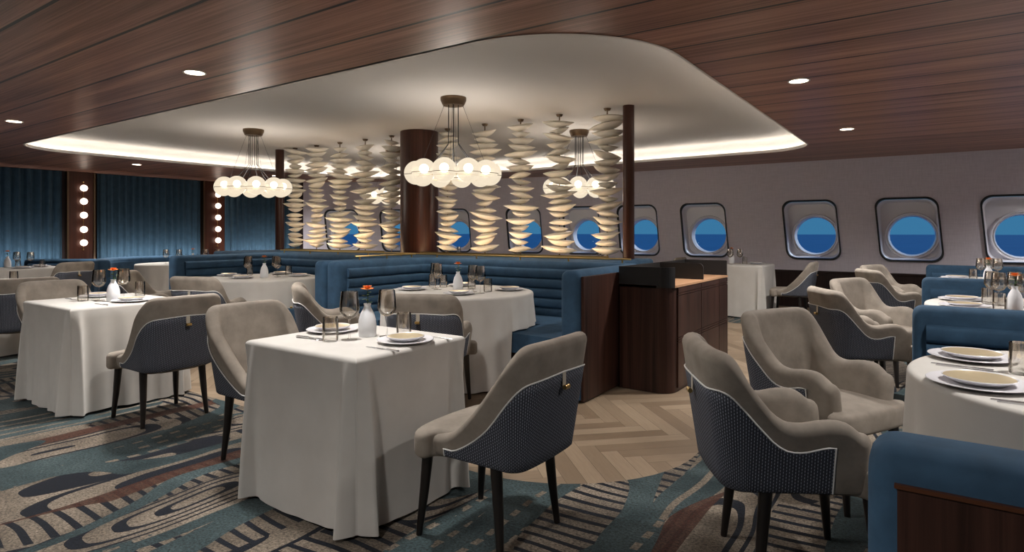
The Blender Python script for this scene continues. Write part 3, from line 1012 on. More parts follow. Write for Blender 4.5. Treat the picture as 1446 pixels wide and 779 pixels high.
# ------------------------------------------------------------------ tablecloths
ZT = .76
def square_cloth(cx, cy, hx, hy, label, amp=.045, wav=.006, seed=0, hem=.012, group='white cloths on the square tables', topz=ZT):
    rnd_ = random.Random(seed)
    r = .022
    # perimeter, counter clockwise, with signed distance from the nearest corner
    per = []
    n_ = 60
    cs = [(hx, -hy), (hx, hy), (-hx, hy), (-hx, -hy)]
    for k in range(4):
        a = cs[k]; c = cs[(k + 1) % 4]
        L = math.hypot(c[0] - a[0], c[1] - a[1])
        for i in range(n_):
            # denser near corners
            q_ = 2. * i / n_ - 1; f_ = .5 + .5 * (q_ * .35 + .65 * math.copysign(1 - (1 - abs(q_)) ** 2.2, q_))
            per.append((a, c, f_, L, k))
    ph = [rnd_.uniform(0, 6) for _ in range(8)]
    rows = []
    def ring(inset, z):
        out = []
        for a, c, f_, L, k in per:
            x = a[0] + (c[0] - a[0]) * f_; y = a[1] + (c[1] - a[1]) * f_
            sx = (hx - inset) / hx; sy = (hy - inset) / hy
            out.append((x * sx, y * sy, z))
        return out
    for ins in (.3, .15, .05): rows.append(ring(min(ins, .8 * hx, .8 * hy), 0))
    for q in (0, .25, .5, .75, 1.): rows.append(ring(r * (1 - math.sin(q * PI / 2)), -r * (1 - math.cos(q * PI / 2))))
    NV = 12
    H_ = topz - hem - r
    for j in range(1, NV + 1):
        v_ = j / NV
        row = []
        for a, c, f_, L, k in per:
            x = a[0] + (c[0] - a[0]) * f_; y = a[1] + (c[1] - a[1]) * f_
            nx, ny = (c[1] - a[1]) / L, -(c[0] - a[0]) / L
            s_ = f_ * L
            dc = min(s_, L - s_)
            # normals turn round the corner
            if dc < .05:
                t_ = .5 * (1 - dc / .05)
                kk = (k - 1) % 4 if s_ < L - s_ else (k + 1) % 4
                a2, c2 = cs[kk], cs[(kk + 1) % 4]; L2 = math.hypot(c2[0] - a2[0], c2[1] - a2[1])
                mx_, my_ = (c2[1] - a2[1]) / L2, -(c2[0] - a2[0]) / L2
                nx, ny = nx * (1 - t_) + mx_ * t_, ny * (1 - t_) + my_ * t_
                ll = math.hypot(nx, ny); nx /= ll; ny /= ll
            e = v_ ** .75
            off = .022 * v_ + .0
            off += amp * (v_ ** .55) * math.exp(-((dc - .058) / .020) ** 2)
            off -= amp * .30 * e * math.exp(-((dc - .115) / .03) ** 2)
            off -= amp * .75 * (v_ ** .55) * math.exp(-(dc / .022) ** 2)
            fade = min(1, dc / .2)
            off += wav * e * fade * (math.sin(s_ * 21 + ph[k]) + .7 * math.sin(s_ * 43 + ph[k + 4]))
            zz = -r - H_ * v_
            if wav and j == NV: zz += .006 * math.sin(s_ * 9 + ph[k]) * fade + .006
            row.append((x + nx * off, y + ny * off, zz))
        rows.append(row)
    m_ = MB(); m_.grid(rows, True, caps=(True, False))
    o = m_.build('tablecloth', M['linen'], None, (cx, cy, topz), ang=180)
    return tag(o, label, 'tablecloth', group)
def round_cloth(cx, cy, R_, label, folds=17, amp=.03, seed=0, seats=None, group='white cloths on the round tables', hem=.012):
    rnd_ = random.Random(seed)
    N = 220
    r = .02
    ph = [rnd_.uniform(0, 6) for _ in range(4)]
    rows = []
    for rr in (.3, .6, .9): rows.append([(R_ * rr * math.cos(2 * PI * i / N), R_ * rr * math.sin(2 * PI * i / N), 0) for i in range(N)])
    for q in (0, .25, .5, .75, 1.):
        q1 = R_ - r * (1 - math.sin(q * PI / 2)); rows.append([(q1 * math.cos(2 * PI * i / N), q1 * math.sin(2 * PI * i / N), -r * (1 - math.cos(q * PI / 2))) for i in range(N)])
    NV = 10
    for j in range(1, NV + 1):
        v_ = j / NV
        row = []
        for i in range(N):
            a = 2 * PI * i / N
            x, y = cx + (R_ + .02) * math.cos(a), cy + (R_ + .02) * math.sin(a)
            hz = hem
            if seats:
                for (x0, y0, x1, y1) in seats:
                    if x0 <= x <= x1 and y0 <= y <= y1: hz = .475
            e = v_ ** .8
            w_ = math.sin(folds * a + 1.1 * math.sin(3 * a + ph[0]) + ph[1])
            w_ = .5 * w_ + .5 * math.copysign(abs(w_) ** 1.6, w_)
            off = .015 * v_ + amp * e * (w_ * (.75 + .35 * math.sin(2 * a + ph[2]))) 
            off = max(off, -.012 * v_)
            q1 = R_ + off
            row.append((q1 * math.cos(a), q1 * math.sin(a), -r - (ZT - hz - r) * v_))
        rows.append(row)
    m_ = MB(); m_.grid(rows, True, caps=(True, False))
    o = m_.build('tablecloth', M['linen'], None, (cx, cy, ZT), ang=180)
    return tag(o, label, 'tablecloth', group)
square_cloth(-2.395, 2.09, .405, .36, 'white floor-length cloth on the square table in the front centre', .052, .002, 1)
square_cloth(-5.375, 2.14, .44, .40, 'white floor-length cloth on the left square table, folds at its corner', .05, .012, 2)
square_cloth(-11.3, 3.42, .42, .44, 'white cloth on the far left square table near the curtains', .03, .012, 3)
square_cloth(-8.35, 2.12, .42, .40, 'white cloth on the table cut by the left photo edge, behind an armchair', .03, .006, 4)
square_cloth(-2.52, 9.98, .40, .42, 'white cloth on the far square table right of the cabinet, under the windows', .035, .003, 5, topz=.79)
S1 = [(-5.2, 3.85, -4.29, 5.5), (-2.98, 4.14, -2.2, 5.5), (-5.0, 4.62, -2.2, 5.5)]
S2 = [(x0 - 2.85, y0, x1 - 2.85, y1) for x0, y0, x1, y1 in S1]
round_cloth(-3.56, 4.28, .68, 'white cloth on the round table in the centre blue booth', 21, .026, 1, S1)
round_cloth(-6.58, 4.27, .65, 'white cloth on the round table in the left blue booth', 21, .024, 2, S2)
round_cloth(-10.72, 5.4, .66, 'white cloth glimpsed left of the left booth end, in the far curved booth', 17, .03, 3)
round_cloth(.60, 2.93, .70, 'white cloth on the nearest round table at right', 18, .028, 4)
round_cloth(.62, 5.72, .70, 'white cloth on the middle round table at right', 18, .028, 5)
round_cloth(.62, 8.52, .70, 'white cloth on the farthest round table at right, by the windows', 18, .028, 6)

# ------------------------------------------------------------------ blue booths
def sweep(mb, path, prof, rnd=0., closed_prof=True):
    """sweep (offset, z) profile along a 2D path; offset is to the left of travel; ends rounded by rnd"""
    n_ = len(path)
    def frame(i):
        a = Vector(path[max(0, i - 1)]); p = Vector(path[i]); c = Vector(path[min(n_ - 1, i + 1)])
        t1 = (p - a) if i > 0 else (c - p); t2 = (c - p) if i < n_ - 1 else (p - a)
        t1.normalize(); t2.normalize()
        n1 = Vector((-t1.y, t1.x)); n2 = Vector((-t2.y, t2.x))
        nn = (n1 + n2); nn.normalize(); k = 1 / max(.3, nn.dot(n1))
        return p, nn * k, (t1 + t2).normalized()
    om = (min(o for o, z in prof) + max(o for o, z in prof)) / 2
    zm = min(z for o, z in prof); zx = max(z for o, z in prof)
    hw = (max(o for o, z in prof) - min(o for o, z in prof)) / 2
    rows = []
    def row(i, ins=0., shift=0.):
        p, nn, t = frame(i)
        out = []
        for o_, z in prof:
            q = om + (o_ - om) * max(0., (hw - ins)) / hw
            zz = z if z < zx - .25 else z - ins * ((z - (zx - .25)) / .25)
            out.append((p.x + nn.x * q + t.x * shift, p.y + nn.y * q + t.y * shift, zz))
        return out
    if rnd:
        for k in range(4): 
            a = PI / 2 * k / 4.; rows.append(row(0, rnd * (1 - math.sin(a)), rnd * (1 - math.cos(a)) * 0 + rnd * (1 - math.sin(PI / 2 - a)) - 0))
        base0 = [row(0, rnd * (1 - math.sin(PI / 2 * k / 4.)), rnd * (1 - math.cos(PI / 2 * k / 4.))) for k in range(4)]
        # front to back: k=0 narrowest at the very end, shifted 0; then widening
        rows = []
        for k in range(5):
            a = PI / 2 * k / 4.
            rows.append(row(0, rnd * (1 - math.sin(a)), rnd * (1 - math.cos(a))))
        mid = [row(i) for i in range(1, n_ - 1)]
        rows += mid
        for k in range(4, -1, -1):
            a = PI / 2 * k / 4.
            rows.append(row(n_ - 1, rnd * (1 - math.sin(a)), -rnd * (1 - math.cos(a))))
    else:
        rows = [row(i) for i in range(n_)]
    mb.grid(rows, closed_prof, caps=(closed_prof, closed_prof))
def top_prof(hw, z0, z1, r):
    """upright slab centred on the path, round top edges"""
    p = [(-hw, z0), (-hw, z1 - r)]
    p += [(-hw + r - r * math.cos(a), z1 - r + r * math.sin(a)) for a in (PI / 8, PI / 4, 3 * PI / 8, PI / 2)]
    p += [(hw - r + r * math.sin(a), z1 - r + r * math.cos(a)) for a in (0, PI / 8, PI / 4, 3 * PI / 8, PI / 2)]
    p += [(hw, z0)]
    return p
def u_path(x0, x1, yf0, yf1, yb, r=.12):
    """from the front of the left arm, round the back, to the front of the right arm"""
    p = [(x0, yf0), (x0, yb - r - .3)]
    p += [(x0 + r + r * math.cos(a), yb - r + r * math.sin(a)) for a in (PI, PI * .875, PI * .75, PI * .625, PI / 2)]
    p += [((x0 + x1) / 2, yb)]
    p += [(x1 - r + r * math.cos(a), yb - r + r * math.sin(a)) for a in (PI / 2, PI * .375, PI / 4, PI / 8, 0)]
    p += [(x1, yb - r - .3), (x1, yf1)]
    return p
def rib_prof(z0, z1, n_, base, bulge):
    """channels: n_ rolls stacked from z0 to z1; offset grows to the right of travel (into the seat side)"""
    p = [(-base + .02, z0)]
    hgt = (z1 - z0) / n_
    for k in range(n_):
        for q in range(0, 7):
            a = PI * q / 6.
            p.append((-base - bulge * max(0., math.sin(a)) ** .38, z0 + hgt * (k + .5 - .5 * math.cos(a))))
    p.append((-base + .02, z1))
    return p
BH = 1.0
def booth(x0, x1, yf0, yf1, yb, label, wood_right=False):
    t = thing('booth_banquette', label, 'banquette', ((x0 + x1) / 2, yb, 0), 0, 'blue velvet booth banquettes')
    ox, oy = (x0 + x1) / 2, yb
    hw = .085
    def loc(p): return [(x - ox, y - oy) for x, y in p]
    m_ = MB(); sweep(m_, loc(u_path(x0 + hw, x1 - hw, yf0, yf1, yb - hw)), top_prof(hw, .02, BH, .055), .05)
    m_.build('back', M['blue'], t, ang=50)
    # channelled inner pad, stops short of the arm ends and the top
    ip = u_path(x0 + 2 * hw, x1 - 2 * hw, yf0 + .13, yf1 + .10, yb - 2 * hw, .10)
    m_ = MB(); sweep(m_, loc(ip), rib_prof(.44, .925, 5, .0, .036), 0.)
    m_.build('channel_cushion', M['blue'], t, ang=80)
    # seat: U of three benches
    sd = .56
    xi0, xi1 = x0 + 2 * hw, x1 - 2 * hw
    out = [(xi0, yf0 + .03), (xi0 + sd, yf0 + .03), (xi0 + sd, yb - 2 * hw - sd), (xi1 - sd, yb - 2 * hw - sd), (xi1 - sd, yf1 + .09), (xi1, yf1 + .05), (xi1, yb - 2 * hw), (xi0, yb - 2 * hw)]
    bm_ = bmesh.new()
    lo = [bm_.verts.new((x - ox, y - oy, .30)) for x, y in out]; hi = [bm_.verts.new((x - ox, y - oy, .46)) for x, y in out]
    bm_.faces.new(list(reversed(lo))); bm_.faces.new(hi)
    for k in range(len(out)):
        j = (k + 1) % len(out); bm_.faces.new((lo[k], lo[j], hi[j], hi[k]))
    bmesh.ops.bevel(bm_, geom=[e for e in bm_.edges if e.calc_face_angle(0) > .4], offset=.035, segments=4, profile=.5, affect='EDGES', clamp_overlap=True)
    bmesh.ops.recalc_face_normals(bm_, faces=bm_.faces)
    me = bpy.data.meshes.new('seat'); bm_.to_mesh(me); bm_.free(); me.shade_smooth(); me.set_sharp_from_angle(angle=1.0); me.materials.append(M['blue'])
    obj('seat', me, t)
    m_ = MB()
    m_.add([(x - ox + (.04 if x < ox - 1.0 else -.04 if x > ox + 1.0 else 0), y - oy + .05, z) for z in (0, .31) for x, y in out],
           [tuple(reversed(range(8))), tuple(range(8, 16))] + [(k, (k + 1) % 8, (k + 1) % 8 + 8, k + 8) for k in range(8)])
    o = m_.build('plinth', M['redwood'], t, smooth=False); o['label'] = 'dark timber plinth under the seat'
    if wood_right:
        m_ = MB(); m_.box((x1 - ox - .002, yf1 - oy + .035, .01), (x1 - ox + .022, yb - oy - .0, BH - .045))
        o = m_.build('end_panel', M['walnut'], t, bev=.003); o['label'] = 'walnut panel on the outside of the arm'
    return t
booth(-5.06, -2.21, 4.0, 4.07, 5.42, 'blue channelled booth with walnut end panel, in the centre beside the cabinet', True)
booth(-7.93, -5.09, 3.85, 4.0, 5.42, 'blue channelled booth at left, in front of the second curtain')
# curved far booth and straight far bench
def straight_bench(name, x0, y0, x1, y1, h, label):
    L = math.hypot(x1 - x0, y1 - y0); a = math.atan2(y1 - y0, x1 - x0)
    t = thing(name, label, 'banquette', (x0, y0, 0), a, 'blue velvet banquettes')
    m_ = MB(); sweep(m_, [(0, 0), (L / 2, 0), (L, 0)], top_prof(.09, .01, h, .05), .05); m_.build('back', M['blue'], t, ang=50)
    m_ = MB(); sweep(m_, [(.1, -.09), (L - .1, -.09)], rib_prof(.44, h - .08, 4, .0, .04)); m_.build('channel_cushion', M['blue'], t, ang=80)
    m_ = MB(); m_.box((.05, -.5, .02), (L - .05, -.09, .45)); m_.build('seat', M['blue'], t, bev=.03)
    return t
straight_bench('banquette', -13.2, 4.0, -11.98, 4.94, .82, 'long low blue banquette under the left curtain, behind the far left table')
ca = thing('curved_banquette', 'curved blue banquette between the left booth and the far left table', 'banquette', (-10.72, 5.4, 0), 0, 'blue velvet banquettes')
def arc_path(r, a0, a1, n_=22): return arc(0, 0, r, a0, a1, n_)
m_ = MB(); sweep(m_, arc_path(1.12, 268, 60), top_prof(.085, .01, .86, .05), .05); m_.build('back', M['blue'], ca, ang=50)
m_ = MB(); sweep(m_, list(reversed(arc_path(1.035, 72, 258))), [(-o_ if False else o_ * -1, z) for o_, z in rib_prof(.42, .78, 4, 0, .04)]) ; m_.build('channel_cushion', M['blue'], ca, ang=80)

# plinth behind the booths that carries the screen of leaf strands
b_ = MB(); b_.box((-9.75, 5.45, 0), (-2.72, 6.85, .985))
o = b_.build('screen_plinth', M['blue'], bev=.04)
tag(o, 'blue topped ledge behind the booths under the leaf strands', 'partition')
round_col('column', -6.2, 6.57, .275, .985, ZR, M['redwood'], 'thick round dark walnut column in the middle of the leaf screen')
round_col('column', -9.56, 6.57, .075, .985, ZR, M['redwood'], 'thin red walnut post at the left end of the leaf screen')
round_col('column', -2.92, 6.57, .066, .985, ZR, M['redwood'], 'thin red walnut post at the right end of the leaf screen')
# brass rails
def rail(pts, label):
    t = thing('brass_rail', label, 'rail', (pts[0][0], pts[0][1], BH), 0, 'brass rails on the booth backs')
    o0 = Vector((*pts[0], BH))
    q = [Vector((*p, BH + .038)) - o0 for p in pts]
    m_ = MB(); m_.tube([(p.x, p.y, p.z) for p in q], .009, 8); m_.build('bar', M['brass'], t)
    L = (q[-1] - q[0]).length; n_ = max(2, int(L / .55))
    for k in range(n_ + 1):
        p = q[0].lerp(q[-1], (k + .15) / (n_ + .3))
        m_ = MB(); m_.tube([(p.x, p.y, .001), (p.x, p.y, p.z)], .008, 8); m_.build('post', M['brass'], t)
rail([(-7.75, 5.34), (-2.35, 5.34)], 'long brass rail along the top of the booth backs')
rail([(-5.02, 4.35), (-5.02, 5.25)], 'short brass rail along the arm top between the two booths')

# uplight strips on the ledge
def uplight(x0, x1, label):
    t = thing('light_strip', label, 'light', (x0, 6.22, .985), 0, 'warm light strips on the ledge')
    m_ = MB(); m_.box((0, 0, 0), (x1 - x0, .03, .012)); m_.box((0, -.012, 0), (x1 - x0, 0, .04)); m_.build('channel', M['brass'], t, smooth=False)
    m_ = MB(); m_.box((.01, .006, .012), (x1 - x0 - .01, .024, .015)); m_.build('diffuser', M['uplight'], t, smooth=False)
uplight(-8.9, -6.55, 'thin warm light strip on the ledge left of the round column')
uplight(-5.85, -3.0, 'thin warm light strip on the ledge right of the round column')

# ------------------------------------------------------------------ leaf strands
def leaf_mesh(name, L, W, T, fold):
    rows = []
    NU, NP = 13, 12
    for i in range(NU):
        u = -1 + 2 * i / (NU - 1)
        w = W / 2 * max(.015, (1 - abs(u) ** 1.75)) 
        hgt = T / 2 * max(.03, (1 - abs(u) ** 2.1))
        zc = fold * u * u
        row = []
        for k in range(NP):
            a = 2 * PI * k / NP
            sgn = math.sin(a)
            row.append((u * L / 2, w * math.cos(a), zc + hgt * (math.copysign(abs(sgn) ** 1.0, sgn)) * (.55 if sgn > 0 else 1.0)))
        rows.append(row)
    m_ = MB(); m_.grid(rows, True, caps=(True, True))
    return m_.mesh(name, M['shell'], ang=55)
leaf_meshes = [leaf_mesh('leaf', L, W, T, f) for L, W, T, f in
               ((.40, .22, .12, .016), (.35, .20, .115, .022), (.30, .19, .105, -.014), (.25, .17, .095, .014), (.47, .24, .115, .012))]
def strand(x, label, seed, n_=22):
    rnd_ = random.Random(seed)
    y, z0, z1 = 6.57, .985, ZR
    t = thing('leaf_strand', label, 'hanging sculpture', (x, y, z0), 0, 'strands of cream ceramic leaves')
    m_ = MB(); m_.tube([(0, 0, 0), (0, 0, z1 - z0)], .008, 8); m_.build('rod', M['bronze'], t)
    m_ = MB(); m_.lathe([(0, z1 - z0 - .03), (.03, z1 - z0 - .03), (.045, z1 - z0 - .002), (0, z1 - z0 - .002)], 14); m_.build('ceiling_cap', M['bronze'], t)
    H_ = z1 - z0 - .075
    z = .10
    last = -1
    while z < H_ + .02:
        k = rnd_.choice([i for i in (0, 0, 1, 1, 2, 2, 3, 3, 4) if i != last]); last = k
        o = obj('leaf', leaf_meshes[k], t, (rnd_.uniform(-.02, .02), rnd_.uniform(-.01, .01), z))
        o.rotation_euler = (rnd_.uniform(-.12, .12), rnd_.uniform(-.2, .2), YAW + rnd_.uniform(-.55, .55) + (PI if rnd_.random() < .5 else 0))
        z += rnd_.uniform(.078, .092)
for i, (x, lab) in enumerate([(-9.12, 'cream leaf strand immediately right of the thin left post'),
                              (-8.54, 'second cream leaf strand right of the thin left post'),
                              (-7.95, 'middle one of the five leaf strands left of the round column'),
                              (-7.35, 'second cream leaf strand left of the round column'),
                              (-6.77, 'cream leaf strand touching the left side of the round column'),
                              (-5.66, 'cream leaf strand just right of the round column, behind the chandelier'),
                              (-5.0, 'second cream leaf strand right of the round column'),
                              (-4.42, 'middle one of the five leaf strands right of the round column'),
                              (-3.84, 'second cream leaf strand left of the thin right post'),
                              (-3.19, 'cream leaf strand immediately left of the thin right post')]):
    strand(x, lab, 40 + i)

# ------------------------------------------------------------------ chandeliers
dl_me = {}
def chandelier(x, y, label):
    t = thing('globe_chandelier', label, 'chandelier', (x, y, ZR), 0, 'globe chandeliers')
    zr = 1.93 - ZR
    m_ = MB(); m_.lathe([(0, 0), (.14, 0), (.14, -.03), (.115, -.085), (0, -.085)], 32); m_.build('canopy', M['bronze'], t, ang=30)
    RR, NG, gr = .40, 10, .128
    m_ = MB(); m_.tube([((RR) * math.cos(2 * PI * k / 40), RR * math.sin(2 * PI * k / 40), zr - .045) for k in range(40)], .006, 6, True)
    m_.build('ring', M['brass'], t)
    for k in range(6):
        a = 2 * PI * k / 6 + .2
        m_ = MB(); m_.tube([(.06 * math.cos(a), .06 * math.sin(a), -.085), (.062 * math.cos(a), .062 * math.sin(a), zr + .32), (RR * .8 * math.cos(a), RR * .8 * math.sin(a), zr + .0)], .0045, 6)
        m_.build('cord', M['cable'], t)
    for k in range(4):
        a = PI / 2 * k + .6
        m_ = MB(); m_.tube([(.10 * math.cos(a), .10 * math.sin(a), -.08), (RR * math.cos(a), RR * math.sin(a), zr - .04)], .0018, 5)
        m_.build('suspension_wire', M['cable'], t)
    gm = MB(); gm.sphere((0, 0, 0), gr, 24, 14); gme = gm.mesh('globe', M['globe'], ang=180)
    bm2 = MB(); bm2.sphere((0, 0, .02), .05, 14, 8); bme = bm2.mesh('bulb', M['bulb'], ang=180)
    hm = MB(); hm.tube([((gr + .002) * math.cos(2 * PI * q / 28), (gr + .002) * math.sin(2 * PI * q / 28), -.02) for q in range(28)], .003, 5, True)
    hme = hm.mesh('band', M['bronze'])
    for k in range(NG):
        a = 2 * PI * k / NG + .15
        g_ = obj('globe', gme, t, (RR * math.cos(a), RR * math.sin(a), zr))
        obj('bulb', bme, g_); obj('band', hme, g_)
    if 'chand' not in dl_me:
        L = bpy.data.lights.new('lamp', 'POINT'); L.energy = CHAND_W; L.color = (1, .92, .84); L.shadow_soft_size = .25
        dl_me['chand'] = L
    o = bpy.data.objects.new('lamp', dl_me['chand']); C.objects.link(o); o.parent = t; o.location = (0, 0, zr)
chandelier(-4.31, 5.1, 'globe chandelier nearest us, in front of the leaf screen beside the round column')
chandelier(-7.98, 5.06, 'globe chandelier at left, in front of the thin left post')
chandelier(-4.21, 7.76, 'globe chandelier seen behind the strands left of the right post')
chandelier(-7.95, 7.76, 'globe chandelier half hidden behind the left group of leaf strands')

# ------------------------------------------------------------------ downlights
def downlight(x, y, label=None, watts=SPOT_W, vis=True):
    t = thing('downlight', label or 'recessed downlight', 'ceiling light', (x, y, ZC), 0, 'recessed downlights in the timber ceiling')
    if 'r' not in dl_me:
        m_ = MB(); m_.lathe([(.072, -.001), (.085, -.001), (.084, -.006), (.072, -.006), (.068, -.002)], 28); dl_me['r'] = m_.mesh('rim', M['lip'])
        m_ = MB(); m_.lathe([(0, -.0025), (.069, -.0025)], 28); dl_me['l'] = m_.mesh('lens', M['lamp'])
    obj('rim', dl_me['r'], t); obj('lens', dl_me['l'], t)
    if watts not in dl_me:
        L = bpy.data.lights.new('lamp', 'SPOT'); L.energy = watts; L.spot_size = math.radians(150); L.spot_blend = 1.; L.color = (1, .965, .925); L.shadow_soft_size = .09
        dl_me[watts] = L
    o = bpy.data.objects.new('lamp', dl_me[watts]); C.objects.link(o); o.parent = t; o.location = (0, 0, -.03)
downlight(-4.69, 2.48, 'largest downlight at left, in the near timber ceiling')
downlight(-8.39, 2.43, 'downlight in the timber ceiling at the left photo edge')
downlight(-11.9, 5.24, 'small downlight above the second curtain, left of the recess')
downlight(-11.8, 8.0, 'tiny far downlight left of the thin left post')
downlight(-.92, 5.41, 'larger downlight in the right timber ceiling')
downlight(-.88, 8.26, 'smaller downlight in the right timber ceiling, nearer the windows')
downlight(-2.35, 1.95, 'added unseen downlight above the front square table', TABLE_W); downlight(.7, 2.9, 'added unseen downlight above the nearest round table', TABLE_W)  # both added out of view to brighten the table tops
for x, y in ((-.95, -.7), (-4.69, -.9), (-8.39, -.9), (2.4, 5.41), (2.4, 8.26), (2.4, 10.6)):  # more downlights added out of view to light the room and walls
    downlight(x, y, 'added unseen downlight in the timber ceiling')

# ------------------------------------------------------------------ cabinet
def cabinet():
    X0, X1, Y0, Y1 = -2.175, -1.72, 4.70, 6.28
    t = thing('service_cabinet', 'dark walnut service cabinet with black gallery, beside the centre booth', 'cabinet', (X0, Y0, 0))
    w, d = X1 - X0, Y1 - Y0
    r = .13
    def outline(ins=0.):
        p = [(0 + ins * 0, 0 + ins)]
        p += [(w - r + (r - ins) * math.cos(a), r + (r - ins) * math.sin(a)) for a in [-PI / 2 + PI / 2 * k / 10 for k in range(11)]]
        p += [(w - ins, d - ins), (0, d - ins)]
        return p
    def prism(name, out, z0, z1, mat, bev=0.):
        m_ = MB(); n_ = len(out)
        m_.add([(x, y, z) for z in (z0, z1) for x, y in out], [tuple(reversed(range(n_))), tuple(range(n_, 2 * n_))] + [(k, (k + 1) % n_, (k + 1) % n_ + n_, k + n_) for k in range(n_)])
        return m_.build(name, mat, t, bev=bev, ang=35)
    prism('body', outline(.012), .0, .845, M['walnut'])
    prism('top', outline(.0), .845, .862, M['tan'])
    # doors on the aisle side, grooved near the top and at mid height
    for k, (y0, y1) in enumerate(((.145, .73), (.74, 1.27), (1.28, d - .015))):
        m_ = MB(); x = w - .012
        for z0, z1 in ((.03, .395), (.40, .415), (.42, .435), (.44, .775), (.78, .795), (.80, .84)):
            m_.box((x - .004, y0, z0), (x + .013, y1, z1))
        m_.build('door', M['walnut'], t, smooth=False)
    # gallery: upright black sheets
    g_ = MB()
    path = [(.006, d - .01), (.006, d * .5), (.006, .01)]
    def sheet(name, path, z0, z1, rr=.02):
        m_ = MB(); sweep(m_, path, [(-.005, z0), (-.005, z1), (.005, z1), (.005, z0)], 0.); return m_.build(name, M['black'], t, smooth=False)
    zt = 1.01
    nearp = [(0.0, .005)] + [(w - r + (r - .005) * math.cos(a), r + (r - .005) * math.sin(a)) for a in [-PI / 2 + PI / 2 * k / 10 for k in range(9)]]
    sheet('gallery_panel', nearp, .845, zt)
    sheet('gallery_panel', [(.02, 0.02), (.02, d - .02)], .86, zt)
    # rounded dividers
    def plate(y, x0, x1, z0, z1, rr=.045):
        m_ = MB()
        o_ = [(x0, z0), (x1, z0), (x1, z1 - rr)] + [(x1 - rr + rr * math.sin(a), z1 - rr + rr * math.cos(a)) for a in [PI / 2 * (1 - k / 6.) for k in range(1, 7)]] + [(x0, z1)]
        n_ = len(o_)
        m_.add([(x, yy, z) for yy in (y - .006, y + .006) for x, z in o_], [tuple(range(n_)), tuple(reversed(range(n_, 2 * n_)))] + [(k, k + n_, (k + 1) % n_ + n_, (k + 1) % n_) for k in range(n_)])
        m_.build('divider', M['black'], t, smooth=False)
    plate(.86, .02, w - .02, .862, zt)
    plate(d - .02, .02, w - .005, .862, zt, .01)
    return t
cabinet()

# ------------------------------------------------------------------ banquettes at right
def right_bench(y, label, near_wood=False, flip=False):
    t = thing('banquette', label, 'banquette', (-.12, y, 0), 0, 'blue banquettes between the right side tables')
    L = 2.9
    h = .855
    hw = .095
    s_ = -1 if not flip else 1      # side the seat is on
    m_ = MB(); sweep(m_, [(0, 0), (L / 2, 0), (L, 0)], top_prof(hw, .01, h, .06), .05); m_.build('back', M['blue'], t, ang=50)
    m_ = MB()
    p = [(o_, z) for o_, z in rib_prof(.44, h - .10, 3, 0, .05)]
    if s_ < 0: sweep(m_, [(.07, -hw), (L - .1, -hw)], p)
    else: sweep(m_, [(L - .1, hw), (.07, hw)], p)
    m_.build('channel_cushion', M['blue'], t, ang=80)
    m_ = MB(); a, c = sorted((s_ * hw, s_ * (hw + .5))); m_.box((.05, a, .06), (L - .05, c, .45)); m_.build('seat', M['blue'], t, bev=.03)
    ws = -s_
    a, c = sorted((ws * (hw - .002), ws * (hw + .006)))
    m_ = MB(); m_.box((.055, a, .01), (L, c, h - .075)); o = m_.build('back_panel', M['walnut'], t, smooth=False); o['label'] = 'dark walnut panel on the back'
    a, c = sorted((ws * (hw - .002), ws * (hw + .012)))
    m_ = MB(); m_.box((.05, a, h - .075), (L, c, h - .067)); m_.build('trim_strip', M['copper'], t, smooth=False)
    return t
right_bench(1.545, 'nearest blue banquette with dark walnut back, lower right corner', True, True)
right_bench(4.40, 'blue banquette between the nearest and middle round tables at right')
right_bench(7.20, 'blue banquette between the middle and farthest round tables at right')
right_bench(10.0, 'blue banquette farthest back at right, against the windows')

# ------------------------------------------------------------------ tableware
def lathe_mesh(name, prof, mat, seg=28, ang=40):
    m_ = MB(); m_.lathe(prof, seg); return m_.mesh(name, mat, ang=ang)
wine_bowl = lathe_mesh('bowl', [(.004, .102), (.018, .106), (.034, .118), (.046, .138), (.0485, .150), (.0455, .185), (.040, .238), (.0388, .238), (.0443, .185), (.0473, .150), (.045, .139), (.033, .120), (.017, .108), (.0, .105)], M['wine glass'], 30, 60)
wine_stem = lathe_mesh('stem', [(.012, .004), (.0045, .012), (.0036, .04), (.0036, .09), (.006, .104)], M['clear'], 12, 60)
wine_foot = lathe_mesh('foot', [(0, .0), (.039, .0), (.039, .002), (.012, .005), (0, .006)], M['clear'], 28, 60)
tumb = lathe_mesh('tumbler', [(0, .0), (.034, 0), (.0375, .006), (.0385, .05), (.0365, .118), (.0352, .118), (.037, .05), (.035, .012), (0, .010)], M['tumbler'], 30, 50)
def plate_mesh(name, R_, h, mat_i=None):
    p = [(0, .0), (R_ * .55, .0), (R_ * .62, .003), (R_ * .97, h), (R_, h + .003), (R_ * .985, h + .005), (R_ * .66, .010), (0, .008)]
    return lathe_mesh(name, p, M['porcelain'], 44, 50)
dinner = plate_mesh('dinner_plate', .136, .013)
big_dinner = plate_mesh('dinner_plate', .155, .014)
def bowl_parts(R_):
    outer = lathe_mesh('rim', [(0, 0), (R_ * .5, 0), (R_ * .7, .004), (R_ * .98, .019), (R_, .022), (R_ * .985, .0235), (R_ * .955, .021)], M['porcelain'], 40, 60)
    inner = lathe_mesh('glaze', [(R_ * .956, .0212), (R_ * .75, .011), (R_ * .5, .0068), (0, .006)], M['gold'], 40, 60)
    return outer, inner
small_bowl = bowl_parts(.092)
big_bowl = bowl_parts(.108)
vase_me = lathe_mesh('bottle_vase', [(0, 0), (.041, 0), (.044, .004), (.0455, .05), (.043, .085), (.034, .118), (.019, .145), (.0155, .155), (.0195, .168), (.0165, .168), (.012, .155), (.012, .14)], M['vase'], 30, 60)
